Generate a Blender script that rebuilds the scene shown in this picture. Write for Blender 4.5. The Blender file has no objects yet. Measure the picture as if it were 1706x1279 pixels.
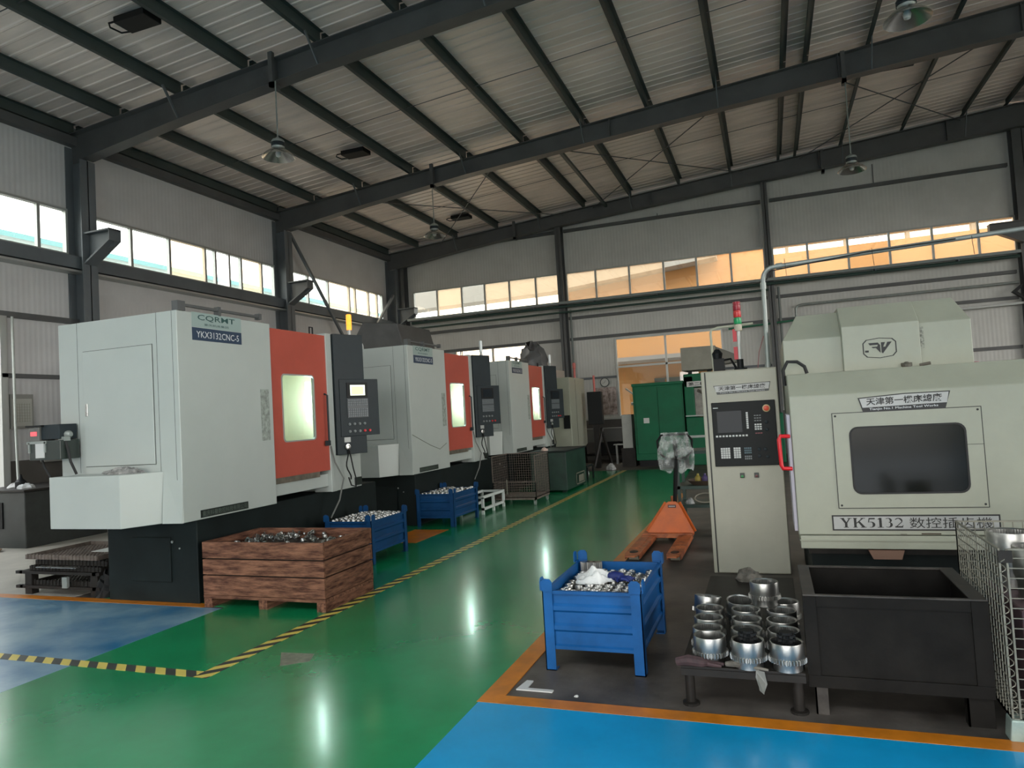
import bpy, math, random
from mathutils import Vector, Matrix
random.seed(7)
PI = math.pi
scene = bpy.context.scene
C = scene.collection
# ------------------------------------------------------------ camera
cam_d = bpy.data.cameras.new('camera'); cam = bpy.data.objects.new('camera', cam_d); C.objects.link(cam)
cam_d.sensor_width = 36.0; cam_d.lens = 1168.7 * 36.0 / 1706.0; cam_d.clip_end = 400; cam_d.clip_start = 0.05
right = Vector((0.93701317, 0.34442363, -0.05812647)); down = Vector((-0.06958977, 0.0210027, -0.99735458))
fwd = Vector((-0.34229167, 0.93857938, 0.04364817))
m = Matrix((right, -down, -fwd)).transposed().to_4x4(); m.translation = Vector((0, 0, 1.6))
cam.matrix_world = m
scene.camera = cam
# ------------------------------------------------------------ exposure and world
scene.view_settings.view_transform = 'Standard'; scene.view_settings.look = 'None'
scene.view_settings.gamma = 1; scene.view_settings.use_curve_mapping = False
scene.view_settings.exposure = 0.0
SKY = 8.0
w = bpy.data.worlds.new('overcast_sky'); scene.world = w; w.use_nodes = True
nt = w.node_tree; bg = nt.nodes['Background']
tc = nt.nodes.new('ShaderNodeTexCoord'); sp = nt.nodes.new('ShaderNodeSeparateXYZ'); cr = nt.nodes.new('ShaderNodeValToRGB')
nt.links.new(tc.outputs['Generated'], sp.inputs[0]); nt.links.new(sp.outputs['Z'], cr.inputs[0])
cr.color_ramp.elements[0].position = 0.0; cr.color_ramp.elements[0].color = (1.0, .96, .90, 1)
cr.color_ramp.elements[1].position = 0.6; cr.color_ramp.elements[1].color = (.92, .95, .98, 1)
nt.links.new(cr.outputs[0], bg.inputs[0]); bg.inputs[1].default_value = SKY

def portal(name, loc, rot, sx, sy):
    d = bpy.data.lights.new(name, 'AREA'); d.shape = 'RECTANGLE'; d.size = sx; d.size_y = sy
    d.cycles.is_portal = True
    o = bpy.data.objects.new(name, d); o.location = loc; o.rotation_euler = rot; C.objects.link(o); return o
# daylight portals sit in windows, doorways and the openings added at right and overhead
portal('daylight_portal_left_windows', (-12.75, 6.5, 5.6), (0, -PI/2, 0), .95, 29)
portal('daylight_portal_side_door', (-12.75, 4.6, 1.95), (0, -PI/2, 0), 3.9, 7.4)
portal('daylight_portal_back_windows', (-2.6, 22.6, 5.65), (-PI/2, 0, 0), 18.2, 1.05)
portal('daylight_portal_front_door', (-1, -8.4, 2.0), (PI/2, 0, 0), 10.2, 4.0)
portal('daylight_portal_added_right_opening', (14.4, 4.0, 3.6), (0, PI/2, 0), 4.8, 22.2)
portal('daylight_portal_added_roof_gap', (-3.0, -4.5, 8.75), (0, 0, 0), 13.0, 3.2)

# ------------------------------------------------------------ materials
MATS = {}
def mat(name, col, rough=.5, metal=0., var=.0, scale=4., bump=0., bscale=40., spec=None, emit=None, es=0., coat=0., stretch=None, col2=None, mix_lo=.35, mix_hi=.65):
    if name in MATS: return MATS[name]
    M = bpy.data.materials.new(name); M.use_nodes = True; t = M.node_tree; b = t.nodes['Principled BSDF']
    b.inputs['Base Color'].default_value = (*col, 1); b.inputs['Roughness'].default_value = rough; b.inputs['Metallic'].default_value = metal
    if spec is not None: b.inputs['Specular IOR Level'].default_value = spec
    if coat: b.inputs['Coat Weight'].default_value = coat; b.inputs['Coat Roughness'].default_value = .12
    if emit: b.inputs['Emission Color'].default_value = (*emit, 1); b.inputs['Emission Strength'].default_value = es
    if var or bump or col2:
        tcn = t.nodes.new('ShaderNodeTexCoord'); mp = t.nodes.new('ShaderNodeMapping'); t.links.new(tcn.outputs['Object'], mp.inputs[0])
        if stretch: mp.inputs['Scale'].default_value = stretch
    if var or col2:
        n = t.nodes.new('ShaderNodeTexNoise'); n.inputs['Scale'].default_value = scale; n.inputs['Detail'].default_value = 6; n.inputs['Roughness'].default_value = .62
        t.links.new(mp.outputs[0], n.inputs['Vector'])
        r = t.nodes.new('ShaderNodeValToRGB'); t.links.new(n.outputs['Fac'], r.inputs[0])
        r.color_ramp.elements[0].position = mix_lo; r.color_ramp.elements[1].position = mix_hi
        c0 = tuple(max(0, c*(1-var)) for c in col); c1 = col2 if col2 else tuple(min(1, c*(1+var)) for c in col)
        r.color_ramp.elements[0].color = (*c0, 1); r.color_ramp.elements[1].color = (*c1, 1)
        t.links.new(r.outputs[0], b.inputs['Base Color'])
        mr = t.nodes.new('ShaderNodeMapRange'); mr.inputs[3].default_value = max(.02, rough*.8); mr.inputs[4].default_value = min(1, rough*1.2)
        t.links.new(n.outputs['Fac'], mr.inputs[0]); t.links.new(mr.outputs[0], b.inputs['Roughness'])
    if bump:
        n2 = t.nodes.new('ShaderNodeTexNoise'); n2.inputs['Scale'].default_value = bscale; n2.inputs['Detail'].default_value = 4; t.links.new(mp.outputs[0], n2.inputs['Vector'])
        bp = t.nodes.new('ShaderNodeBump'); bp.inputs['Strength'].default_value = bump; bp.inputs['Distance'].default_value = .01
        t.links.new(n2.outputs['Fac'], bp.inputs['Height']); t.links.new(bp.outputs[0], b.inputs['Normal'])
    MATS[name] = M; return M

def panel_mat(name, col, axis, freq=40., strength=.25, rough=.45, var=.06):
    """sandwich panel steel with fine micro ribs (relief only)"""
    M = mat(name, col, rough, 0, var=var, scale=1.2, spec=.4)
    t = M.node_tree; b = t.nodes['Principled BSDF']
    tcn = t.nodes.new('ShaderNodeTexCoord'); wv = t.nodes.new('ShaderNodeTexWave'); wv.wave_type = 'BANDS'; wv.bands_direction = axis
    wv.inputs['Scale'].default_value = freq/ (2*PI) ; wv.inputs['Distortion'].default_value = 0
    t.links.new(tcn.outputs['Object'], wv.inputs[0])
    bp = t.nodes.new('ShaderNodeBump'); bp.inputs['Strength'].default_value = strength; bp.inputs['Distance'].default_value = .01
    t.links.new(wv.outputs['Fac'], bp.inputs['Height']); t.links.new(bp.outputs[0], b.inputs['Normal'])
    return M

def glass_mat(name, tint, gloss=.08, rough=.02, frost=0., fcol=(.8,.75,.65)):
    M = bpy.data.materials.new(name); M.use_nodes = True; t = M.node_tree
    for n in list(t.nodes): t.nodes.remove(n)
    o = t.nodes.new('ShaderNodeOutputMaterial'); tr = t.nodes.new('ShaderNodeBsdfTransparent'); tr.inputs[0].default_value = (*tint, 1)
    gl = t.nodes.new('ShaderNodeBsdfGlossy'); gl.inputs['Roughness'].default_value = rough
    mx = t.nodes.new('ShaderNodeMixShader'); mx.inputs[0].default_value = gloss
    last = tr
    if frost:
        df = t.nodes.new('ShaderNodeBsdfTranslucent'); df.inputs[0].default_value = (*fcol, 1)
        m2 = t.nodes.new('ShaderNodeMixShader'); m2.inputs[0].default_value = frost
        t.links.new(tr.outputs[0], m2.inputs[1]); t.links.new(df.outputs[0], m2.inputs[2]); last = m2
    t.links.new(last.outputs[0], mx.inputs[1]); t.links.new(gl.outputs[0], mx.inputs[2]); t.links.new(mx.outputs[0], o.inputs[0])
    return M

white = mat('machine_white_paint', (.42, .455, .43), .38, var=.03, scale=1.5)
cream = mat('machine_cream_paint', (.30, .315, .25), .42, var=.06, scale=2.2)
cream2 = mat('cabinet_cream_paint', (.40, .395, .315), .42, var=.07, scale=1.8)
red = mat('door_red_paint', (.42, .075, .05), .4, var=.08, scale=2)
dark = mat('charcoal_paint', (.022, .030, .034), .5, var=.12, scale=3, spec=.22)
base_m = mat('dark_base_paint', (.008, .013, .013), .6, var=.25, scale=3, spec=.2)
black = mat('black_plastic', (.008, .009, .0095), .5, spec=.22)
rubber = mat('black_rubber', (.015, .015, .015), .7)
steel = mat('bare_steel', (.55, .55, .53), .28, metal=1., var=.1, scale=9)
brush = mat('machined_steel', (.42, .42, .40), .36, metal=1., var=.08, scale=14)
dsteel = mat('dark_oily_steel', (.016, .014, .012), .5, metal=.0, var=.3, scale=6, spec=.25)
alu = mat('aluminium_frame', (.42, .43, .41), .4, metal=.5)
galv = mat('galvanised_pipe', (.30, .33, .31), .45, metal=.4, var=.1, scale=12)
beam_m = mat('grey_green_beam_paint', (.085, .088, .088), .5, var=.15, scale=1.5)
purlin_m = mat('purlin_paint', (.045, .06, .056), .5, var=.15, scale=1.5)
col_m = mat('column_paint', (.11, .125, .135), .5, var=.12, scale=1.5)
roof_m = mat('roof_sheet', (.88, .77, .70), .42, metal=.15, var=.10, scale=1.1, stretch=(.5, 3, 1))
wood = mat('rough_reddish_wood', (.10, .04, .027), .75, var=.45, scale=5.5, bump=.5, bscale=18, spec=.2, stretch=(1, 6, 6), col2=(.24, .115, .07))
wood_y = mat('rough_reddish_wood_side', (.10, .04, .027), .75, var=.45, scale=5.5, bump=.5, bscale=18, spec=.2, stretch=(6, 1, 6), col2=(.24, .115, .07))
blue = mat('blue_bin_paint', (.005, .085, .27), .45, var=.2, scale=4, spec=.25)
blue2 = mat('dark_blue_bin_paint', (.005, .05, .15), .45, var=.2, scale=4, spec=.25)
orange = mat('orange_truck_paint', (.55, .11, .01), .5, var=.12, scale=6, bump=.1)
orange_w = mat('worn_orange_paint', (.36, .09, .03), .5, var=.5, scale=9, col2=(.55, .16, .05))
green_m = mat('green_machine_paint', (.006, .11, .05), .5, var=.12, scale=2, spec=.25)
concrete = mat('stained_concrete', (.06, .052, .045), .5, var=.4, scale=1.6, bump=.15, bscale=30, col2=(.13, .115, .10), spec=.3)
dado_m = mat('grey_cement_render', (.085, .078, .07), .7, var=.15, scale=2)
wire_m = mat('zinc_wire', (.20, .195, .155), .5, metal=.3, var=.15, scale=15)
rust_wire = mat('rusty_wire', (.16, .13, .11), .6, metal=.4, var=.3, scale=15)
cloth_w = mat('white_cotton', (.78, .80, .78), .9, var=.05, bump=.3, bscale=60)
glove_b = mat('blue_glove_rubber', (.012, .025, .15), .5, var=.3, scale=20)
dirty = mat('oily_rag', (.13, .12, .10), .9, var=.4, scale=14, bump=.4)
screen_off = mat('dark_screen', (.008, .013, .018), .3, spec=.2)
key_w = mat('white_keys', (.62, .64, .62), .5)
key_g = mat('grey_keys', (.20, .22, .22), .5)
silver = mat('silver_plate', (.33, .34, .33), .4, metal=.2, var=.05, scale=10)
ink = mat('black_ink', (.008, .008, .008), .5)
ink_w = mat('white_ink', (.62, .65, .66), .5)
plate_g = mat('grey_green_plate', (.30, .38, .36), .4)
logo_g = mat('dark_green_ink', (.02, .07, .065), .5)
plate_b = mat('blue_plate', (.022, .045, .085), .4)
plate_k = mat('black_plate', (.012, .018, .015), .4)
plate_t = mat('grey_letter', (.11, .14, .12), .5)
safety_red = mat('safety_red', (.60, .012, .02), .35)
amber = mat('amber_lamp', (.9, .32, .03), .4, emit=(1, .33, .03), es=1.6)
tube_m = mat('lit_fluorescent_tube', (.9, .95, .95), .4, emit=(.82, 1.0, 1.0), es=60.)
crt_m = mat('lit_screen', (.5, .5, .2), .4, emit=(1, .92, .35), es=1.3)
chamber_m = mat('chamber_light_paint', (.78, .80, .62), .35)
paper = mat('white_paper', (.55, .56, .54), .8)
cloth_wet = mat('plastic_film', (.75, .78, .78), .25)
G_sky = glass_mat('window_glass', (.8, .82, .8), .06)
G_frost = glass_mat('frosted_glass', (.84, .78, .68), .06, frost=.12, fcol=(.8, .68, .5))
G_mach = glass_mat('machine_window_glass', (.85, .92, .88), .08)

# ------------------------------------------------------------ mesh builder
class MB:
    def __init__(s): s.v = []; s.f = []
    def add(s, vs, fs):
        n = len(s.v); s.v += [Vector(p) for p in vs]; s.f += [tuple(i+n for i in f) for f in fs]; return s
    def box(s, x0, x1, y0, y1, z0, z1):
        v = [(x0,y0,z0),(x1,y0,z0),(x1,y1,z0),(x0,y1,z0),(x0,y0,z1),(x1,y0,z1),(x1,y1,z1),(x0,y1,z1)]
        return s.add(v, [(0,3,2,1),(4,5,6,7),(0,1,5,4),(1,2,6,5),(2,3,7,6),(3,0,4,7)])
    def bar(s, p0, p1, w, h, up=(0,0,1)):
        p0 = Vector(p0); p1 = Vector(p1); d = (p1-p0).normalized(); u = Vector(up)
        if abs(d.dot(u)) > .98: u = Vector((0,1,0))
        a = d.cross(u).normalized()*w/2; b = a.cross(d).normalized()*h/2
        v = [p0-a-b, p0+a-b, p0+a+b, p0-a+b, p1-a-b, p1+a-b, p1+a+b, p1-a+b]
        return s.add(v, [(0,3,2,1),(4,5,6,7),(0,1,5,4),(1,2,6,5),(2,3,7,6),(3,0,4,7)])
    def tube(s, pts, r, n=8, caps=True):
        pts = [Vector(p) for p in pts]; rings = []; prev = None
        for i, p in enumerate(pts):
            d = (pts[min(i+1, len(pts)-1)]-pts[max(i-1, 0)]).normalized()
            if prev is None:
                u = Vector((0,0,1)) if abs(d.z) < .9 else Vector((0,1,0))
                a = d.cross(u).normalized()
            else:
                a = (prev - d*prev.dot(d)).normalized()
            prev = a; b = d.cross(a)
            rr = r[i] if isinstance(r, (list, tuple)) else r
            rings.append([p + (a*math.cos(2*PI*k/n)+b*math.sin(2*PI*k/n))*rr for k in range(n)])
        o = len(s.v)
        for R_ in rings: s.v += R_
        for i in range(len(pts)-1):
            for k in range(n):
                s.f.append((o+i*n+k, o+i*n+(k+1)%n, o+(i+1)*n+(k+1)%n, o+(i+1)*n+k))
        if caps:
            s.f.append(tuple(o+k for k in reversed(range(n)))); e = o+(len(pts)-1)*n; s.f.append(tuple(e+k for k in range(n)))
        return s
    def lathe(s, c, prof, n=24, loop=False, cap=True, M=None):
        c = Vector(c); o = len(s.v)
        for (r, z) in prof:
            for k in range(n):
                a = 2*PI*k/n; p = Vector((r*math.cos(a), r*math.sin(a), z))
                if M is not None: p = M @ p
                s.v.append(c+p)
        L = len(prof)
        for i in range(L if loop else L-1):
            j = (i+1) % L
            for k in range(n):
                s.f.append((o+i*n+k, o+i*n+(k+1)%n, o+j*n+(k+1)%n, o+j*n+k))
        if cap and not loop:
            if prof[0][0] > 1e-6: s.f.append(tuple(o+k for k in reversed(range(n))))
            if prof[-1][0] > 1e-6: s.f.append(tuple(o+(L-1)*n+k for k in range(n)))
        return s
    def prism(s, poly, fn, a, b):
        """poly of (u,v); fn(u,v,t) -> point; extruded from t=a to t=b"""
        n = len(poly); o = len(s.v)
        for t in (a, b):
            for (u, v) in poly: s.v.append(Vector(fn(u, v, t)))
        s.f.append(tuple(o+i for i in reversed(range(n)))); s.f.append(tuple(o+n+i for i in range(n)))
        for i in range(n): s.f.append((o+i, o+(i+1)%n, o+n+(i+1)%n, o+n+i))
        return s
    def frame(s, outer, inner, fn, a, b):
        """ring between two loops of equal count"""
        n = len(outer); o = len(s.v)
        for t in (a, b):
            for L in (outer, inner):
                for (u, v) in L: s.v.append(Vector(fn(u, v, t)))
        for i in range(n):
            j = (i+1) % n
            s.f.append((o+i, o+n+i, o+n+j, o+j)); s.f.append((o+2*n+i, o+2*n+j, o+3*n+j, o+3*n+i))
            s.f.append((o+i, o+j, o+2*n+j, o+2*n+i)); s.f.append((o+n+i, o+3*n+i, o+3*n+j, o+n+j))
        return s
def rrect(u0, u1, v0, v1, r, k=4):
    out = []
    for (cu, cv, a0) in ((u1-r, v1-r, 0), (u0+r, v1-r, 90), (u0+r, v0+r, 180), (u1-r, v0+r, 270)):
        for i in range(k+1):
            a = math.radians(a0+90*i/k); out.append((cu+r*math.cos(a), cv+r*math.sin(a)))
    return out
def rect_like(loop, u0, u1, v0, v1):
    """the outer rectangle sampled with the same count as a rounded loop"""
    n = len(loop)//4; cs = [(u1, v1), (u0, v1), (u0, v0), (u1, v0)]
    return [cs[i//n] for i in range(len(loop))]

ORG = {}
def mesh_obj(name, mb, m, org, smooth=False, bevel=0.):
    me = bpy.data.meshes.new(name)
    me.from_pydata([tuple(p-org) for p in mb.v], [], mb.f)
    me.materials.append(m)
    if smooth:
        me.shade_smooth()
        try: me.set_sharp_from_angle(angle=math.radians(38))
        except Exception: pass
    me.update()
    o = bpy.data.objects.new(name, me); C.objects.link(o)
    if bevel:
        b = o.modifiers.new('bevel', 'BEVEL'); b.width = bevel; b.segments = 2; b.limit_method = 'ANGLE'; b.angle_limit = math.radians(40)
    return o
def fixn(mb):
    import bmesh
    return mb
def tag(o, label=None, cat=None, group=None, kind=None):
    if label: o['label'] = label
    if cat: o['category'] = cat
    if group: o['group'] = group
    if kind: o['kind'] = kind
    return o
def thing(name, label, cat, loc, group=None):
    o = bpy.data.objects.new(name, None); C.objects.link(o); o.location = loc; o.empty_display_size = .1
    ORG[o.name] = Vector(loc); return tag(o, label, cat, group)
def structure(name, loc=(0,0,0)):
    o = bpy.data.objects.new(name, None); C.objects.link(o); o.location = loc; ORG[o.name] = Vector(loc); o['kind'] = 'structure'; return o
def part(parent, name, mb, m, smooth=False, bevel=0., label=None, kind=None):
    org = ORG[parent.name]; o = mesh_obj(name, mb, m, org, smooth, bevel); o.parent = parent; ORG[o.name] = org
    if label: o['label'] = label
    if kind: o['kind'] = kind
    return o
def single(name, label, cat, mb, m, group=None, smooth=False, bevel=0., kind=None):
    xs = [p.x for p in mb.v]; ys = [p.y for p in mb.v]; zs = [p.z for p in mb.v]
    org = Vector(((min(xs)+max(xs))/2, (min(ys)+max(ys))/2, min(zs)))
    o = mesh_obj(name, mb, m, org, smooth, bevel); o.location = org; ORG[o.name] = org
    return tag(o, label, cat, group, kind)
def dup(root, loc, label=None, rotz=None, group=None, name=None):
    r = root.copy(); C.objects.link(r); r.location = loc
    if rotz is not None: r.rotation_euler = (0, 0, rotz)
    if label: r['label'] = label
    if group: r['group'] = group
    ORG[r.name] = Vector(loc)
    for ch in list(root.children):
        c = ch.copy(); C.objects.link(c); c.parent = r; ORG[c.name] = Vector(loc)
        for g in list(ch.children):
            d = g.copy(); C.objects.link(d); d.parent = c
    return r
def text(parent, name, s, org, rt, up, w, h, m, bold=.0, ext=.0015, label=None, align='L', square=False):
    """lettering as mesh: fitted into w x h, laid out from org along rt and up"""
    cu = bpy.data.curves.new('lettering', 'FONT'); cu.body = s; cu.offset = bold; cu.resolution_u = 2
    to = bpy.data.objects.new('lettering', cu); C.objects.link(to)
    bpy.context.view_layer.update()
    me = bpy.data.meshes.new_from_object(to.evaluated_get(bpy.context.evaluated_depsgraph_get()))
    bpy.data.objects.remove(to); bpy.data.curves.remove(cu)
    if not me.vertices: return None
    xs = [v.co.x for v in me.vertices]; ys = [v.co.y for v in me.vertices]
    x0, x1, y0, y1 = min(xs), max(xs), min(ys), max(ys)
    rt = Vector(rt).normalized(); up = Vector(up).normalized(); nn = rt.cross(up)
    sx = w/(x1-x0); sy = h/(y1-y0); P = Vector(org)-ORG[parent.name]
    for v in me.vertices:
        v.co = P + rt*((v.co.x-x0)*sx) + up*((v.co.y-y0)*sy) + nn*ext
    me.materials.clear(); me.materials.append(m); me.name = name
    o = bpy.data.objects.new(name, me); C.objects.link(o); o.parent = parent; ORG[o.name] = ORG[parent.name]
    if label: o['label'] = label
    return o
# ============================================================ THE HALL
def zpur(x): return 7.6 + .078*(x+11.1) if x < 6.6 else 7.6+.078*17.7 - .078*(x-6.6)   # underside of purlins
def zroof(x): return zpur(x)+.2
YB, XL, XR, YF = 22.15, -12.4, 14.0, -8.0

# ---- floor
fl = structure('floor')
part(fl, 'concrete_slab', MB().box(-16, 16, YF-6, 24, -.2, 0), concrete)
epoxy_g = mat('green_epoxy', (.006, .235, .085), .22, var=.2, scale=.8, coat=.25, bump=.05, bscale=3)
epoxy_b = mat('blue_epoxy', (.003, .30, .60), .3, var=.15, scale=.9, coat=.25, bump=.05, bscale=3)
epoxy_b2 = mat('worn_blue_epoxy', (.02, .20, .42), .3, var=.3, scale=1.4, coat=.2, col2=(.22, .36, .44), bump=.05, bscale=3)
line_o = mat('orange_line_paint', (.52, .17, .012), .35, var=.2, scale=5)
pale_c = mat('door_lit_concrete', (.40, .38, .33), .35, var=.2, scale=1.3, bump=.05)  # pale tone carries the daylight falling in from the side door
def slab(name, poly, z, m, label=None):
    return part(fl, name, MB().prism(poly, lambda u, v, t: (u, v, t), 0, z), m, label=label)
slab('green_coating', [(-4.78,-8),(-1.65,-8),(-1.65,3.67),(-1.65,12.5),(-1.95,18.0),(-6.5,18.0),(-6.5,5.15),(-4.78,5.15)], .004, epoxy_g, 'glossy green epoxy aisle')
slab('blue_coating', [(-1.65,-8),(6,-8),(6,3.67),(-1.65,3.67)], .0045, epoxy_b, 'bright blue epoxy in the foreground')
slab('blue_coating', [(-9.5,-8),(-4.78,-8),(-4.78,5.1),(-9.5,5.1)], .0045, epoxy_b2, 'worn blue epoxy at left')
slab('orange_line', [(-1.66,3.67),(6,3.67),(6,3.78),(-1.53,3.78),(-1.53,13),(-1.66,13)], .006, line_o, 'orange L-shaped border line')
slab('orange_line', [(-9.5,5.1),(-5.0,5.1),(-5.0,5.22),(-9.5,5.22)], .006, line_o, 'orange line beside the stacked trays')
slab('orange_line', [(-5.0,8.2),(-4.45,8.2),(-4.45,9.2),(-5.0,9.2)], .006, line_o, 'orange patch between the blue bins')
slab('concrete_lit_by_door', [(-12.3,5.22),(-6.8,5.22),(-6.8,12),(-12.3,12)], .003, pale_c, 'concrete by the side door, door light painted into its pale colour')
# hazard tape: alternating yellow and black printed band, flat print
def mk_tape(nm, op):
  tape = mat(nm, (.5, .42, .02), .45)
  t = tape.node_tree; b = t.nodes['Principled BSDF']
  tcn = t.nodes.new('ShaderNodeTexCoord'); sx = t.nodes.new('ShaderNodeSeparateXYZ'); t.links.new(tcn.outputs['Object'], sx.inputs[0])
  ad = t.nodes.new('ShaderNodeMath'); ad.operation = op; t.links.new(sx.outputs['X'], ad.inputs[0]); t.links.new(sx.outputs['Y'], ad.inputs[1])
  ml = t.nodes.new('ShaderNodeMath'); ml.operation = 'MULTIPLY'; t.links.new(ad.outputs[0], ml.inputs[0]); ml.inputs[1].default_value = 5.6
  fr = t.nodes.new('ShaderNodeMath'); fr.operation = 'FRACT'; t.links.new(ml.outputs[0], fr.inputs[0])
  gt = t.nodes.new('ShaderNodeMath'); gt.operation = 'GREATER_THAN'; t.links.new(fr.outputs[0], gt.inputs[0]); gt.inputs[1].default_value = .5
  mx = t.nodes.new('ShaderNodeMix'); mx.data_type = 'RGBA'; t.links.new(gt.outputs[0], mx.inputs['Factor'])
  mx.inputs['A'].default_value = (.62, .50, .10, 1); mx.inputs['B'].default_value = (.025, .03, .025, 1); t.links.new(mx.outputs['Result'], b.inputs['Base Color'])
  return tape
tape_a = mk_tape('hazard_tape_across', 'ADD'); tape_b = mk_tape('hazard_tape_along', 'SUBTRACT')
slab('hazard_tape', [(-7.6,3.64),(-3.58,3.64),(-3.58,3.74),(-7.6,3.74)], .006, tape_a, 'yellow and black hazard tape across the left')
slab('hazard_tape', [(-3.67,3.64),(-3.56,3.64),(-3.56,18),(-3.67,18)], .0065, tape_b, 'yellow and black hazard tape along the aisle')
slab('floor_patch', [(-3.21,3.93),(-3.06,4.05),(-3.12,4.19),(-3.39,4.17)], .0055, mat('worn_patch', (.16,.17,.12), .5, var=.3, scale=20), 'scraped rectangular patch')
slab('paper_corner_mark', [(-1.5,3.88),(-1.28,3.88),(-1.28,3.91),(-1.44,3.91),(-1.44,4.02),(-1.48,4.02)], .007, paper, 'white tape corner mark')

# ---- wall panels
wall_m = panel_mat('wall_panel_grey', (.53, .53, .50), 'X', 20., .35)
wall_ym = panel_mat('wall_panel_grey_side', (.52, .52, .52), 'Y', 20., .3)
def wall_panels(parent, fn, u0, u1, z0, ztop, opens, m, th=.06, step=1.0):
    cuts = set([u0, u1]); k = math.ceil(u0/step)*step
    while k < u1: cuts.add(k); k += step
    for (a, b_, c, d) in opens:
        for q in (a, b_):
            if u0 < q < u1: cuts.add(q)
    cuts = sorted(cuts)
    for a, b_ in zip(cuts, cuts[1:]):
        if b_-a < .001: continue
        mid = (a+b_)/2; zs = [(z0, None)]
        iv = []; cur = z0
        for (oa, ob, oz0, oz1) in sorted([o for o in opens if o[0] <= mid <= o[1]], key=lambda o: o[2]):
            if oz0 > cur+.01: iv.append((cur, oz0, oz0))
            cur = oz1
        iv.append((cur, ztop(a), ztop(b_)))
        for (za, zb0, zb1) in iv:
            g = 0; tq = .003*(int(round(a*2)) % 2)
            part(parent, 'wall_panel', MB().prism([(a+g, za), (b_-g, za), (b_-g, zb1), (a+g, zb0)], fn, tq, th), m)
bw = structure('wall_back')
W_up = [(-11.62, -6.2, 5.15, 6.14), (-5.98, .17, 5.15, 6.14), (.37, 6.48, 5.15, 6.14)]
W_lo = [(-4.5, -1.2, 1.32, 3.84), (-10.1, -7.4, 1.32, 3.92)]
wall_panels(bw, lambda u, v, t: (u, YB+t, v), XL, XR, 1.3, zroof, W_up+W_lo, wall_m)
part(bw, 'masonry_base', MB().box(XL, XR, YB-.03, YB+.12, 0, 1.3), dado_m)
part(bw, 'base_ledge', MB().box(XL, XR, YB-.07, YB, 1.27, 1.33), alu)
for z, dp in ((7.5, .12), (4.62, .1), (3.93, .08), (2.62, .06)):
    for (a, b_) in ((-12.1, -6.25), (-5.95, .15), (.4, 6.4)):
        if z == 2.62 and a < .2:
            for (c, d) in ((-7.4, -6.25), (-5.95, -4.5), (-1.2, .15)):
                if c >= a-.01 or (a == -12.1 and c == -7.4): 
                    if (c < -6.3 and a == -12.1) or (c > -6.3 and a == -5.95): part(bw, 'girt', MB().box(c, d, YB-dp, YB, z-.035, z+.035), col_m)
            continue
        part(bw, 'girt', MB().box(a, b_, YB-dp, YB, z-.045, z+.045), beam_m)
for xx in (-2.9, 3.2): part(bw, 'panel_seam_strip', MB().box(xx-.012, xx+.012, YB-.02, YB, 7.55, zpur(xx)-.6), beam_m)
for (px, pw) in ((-6.09, .2), (.27, .17), (6.7, .45), (-11.95, .3)):
    mb = MB(); d = .34
    mb.box(px-pw/2, px+pw/2, YB-d, YB-d+.02, 0, zpur(px)); mb.box(px-pw/2, px+pw/2, YB-.02, YB, 0, zpur(px)); mb.box(px-.01, px+.01, YB-d, YB, 0, zpur(px))
    part(bw, 'gable_post', mb, beam_m)
    if px in (-6.09, .27): part(bw, 'downpipe', MB().tube([(px+pw/2+.12, YB-.1, 1.3), (px+pw/2+.12, YB-.1, 4.9)], .035, 8), mat('dull_downpipe', (.2, .22, .21), .6, spec=.2), smooth=True)
lw = structure('wall_left')
WL = [(8.0-7.3, 9.62, 5.13, 6.03), (10.1, 15.62, 5.13, 6.03), (16.1, 21.3, 5.13, 6.03), (-7.5, .0, 5.13, 6.03)]
DOOR = (.9, 8.28, 0., 3.8)
wall_panels(lw, lambda u, v, t: (XL-t, u, v), YF, YB, 1.3, lambda u: zroof(XL), WL+[(DOOR[0], DOOR[1], 1.3, 3.8)], wall_ym)
part(lw, 'masonry_base', MB().box(XL-.12, XL+.03, DOOR[1], YB, 0, 1.3), dado_m)
part(lw, 'masonry_base', MB().box(XL-.12, XL+.03, YF, DOOR[0], 0, 1.3), dado_m)
for z in (3.86,): part(lw, 'girt', MB().box(XL, XL+.08, YF, YB, z-.05, z+.05), beam_m)
part(lw, 'window_sill_beam', MB().box(XL, XL+.22, YF, YB, 4.86, 5.1), col_m)
part(lw, 'sill_edge', MB().box(XL, XL+.26, YF, YB, 4.78, 4.82), alu)
part(lw, 'girt', MB().box(XL, XL+.1, DOOR[1], YB, 2.75, 2.82), beam_m)
part(lw, 'eave_strut', MB().box(XL, XL+.16, YF, YB, 7.28, 7.45), beam_m)
part(lw, 'door_jamb', MB().box(XL-.1, XL+.1, DOOR[1]-.02, DOOR[1]+.1, 0, 3.82), alu)
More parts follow.
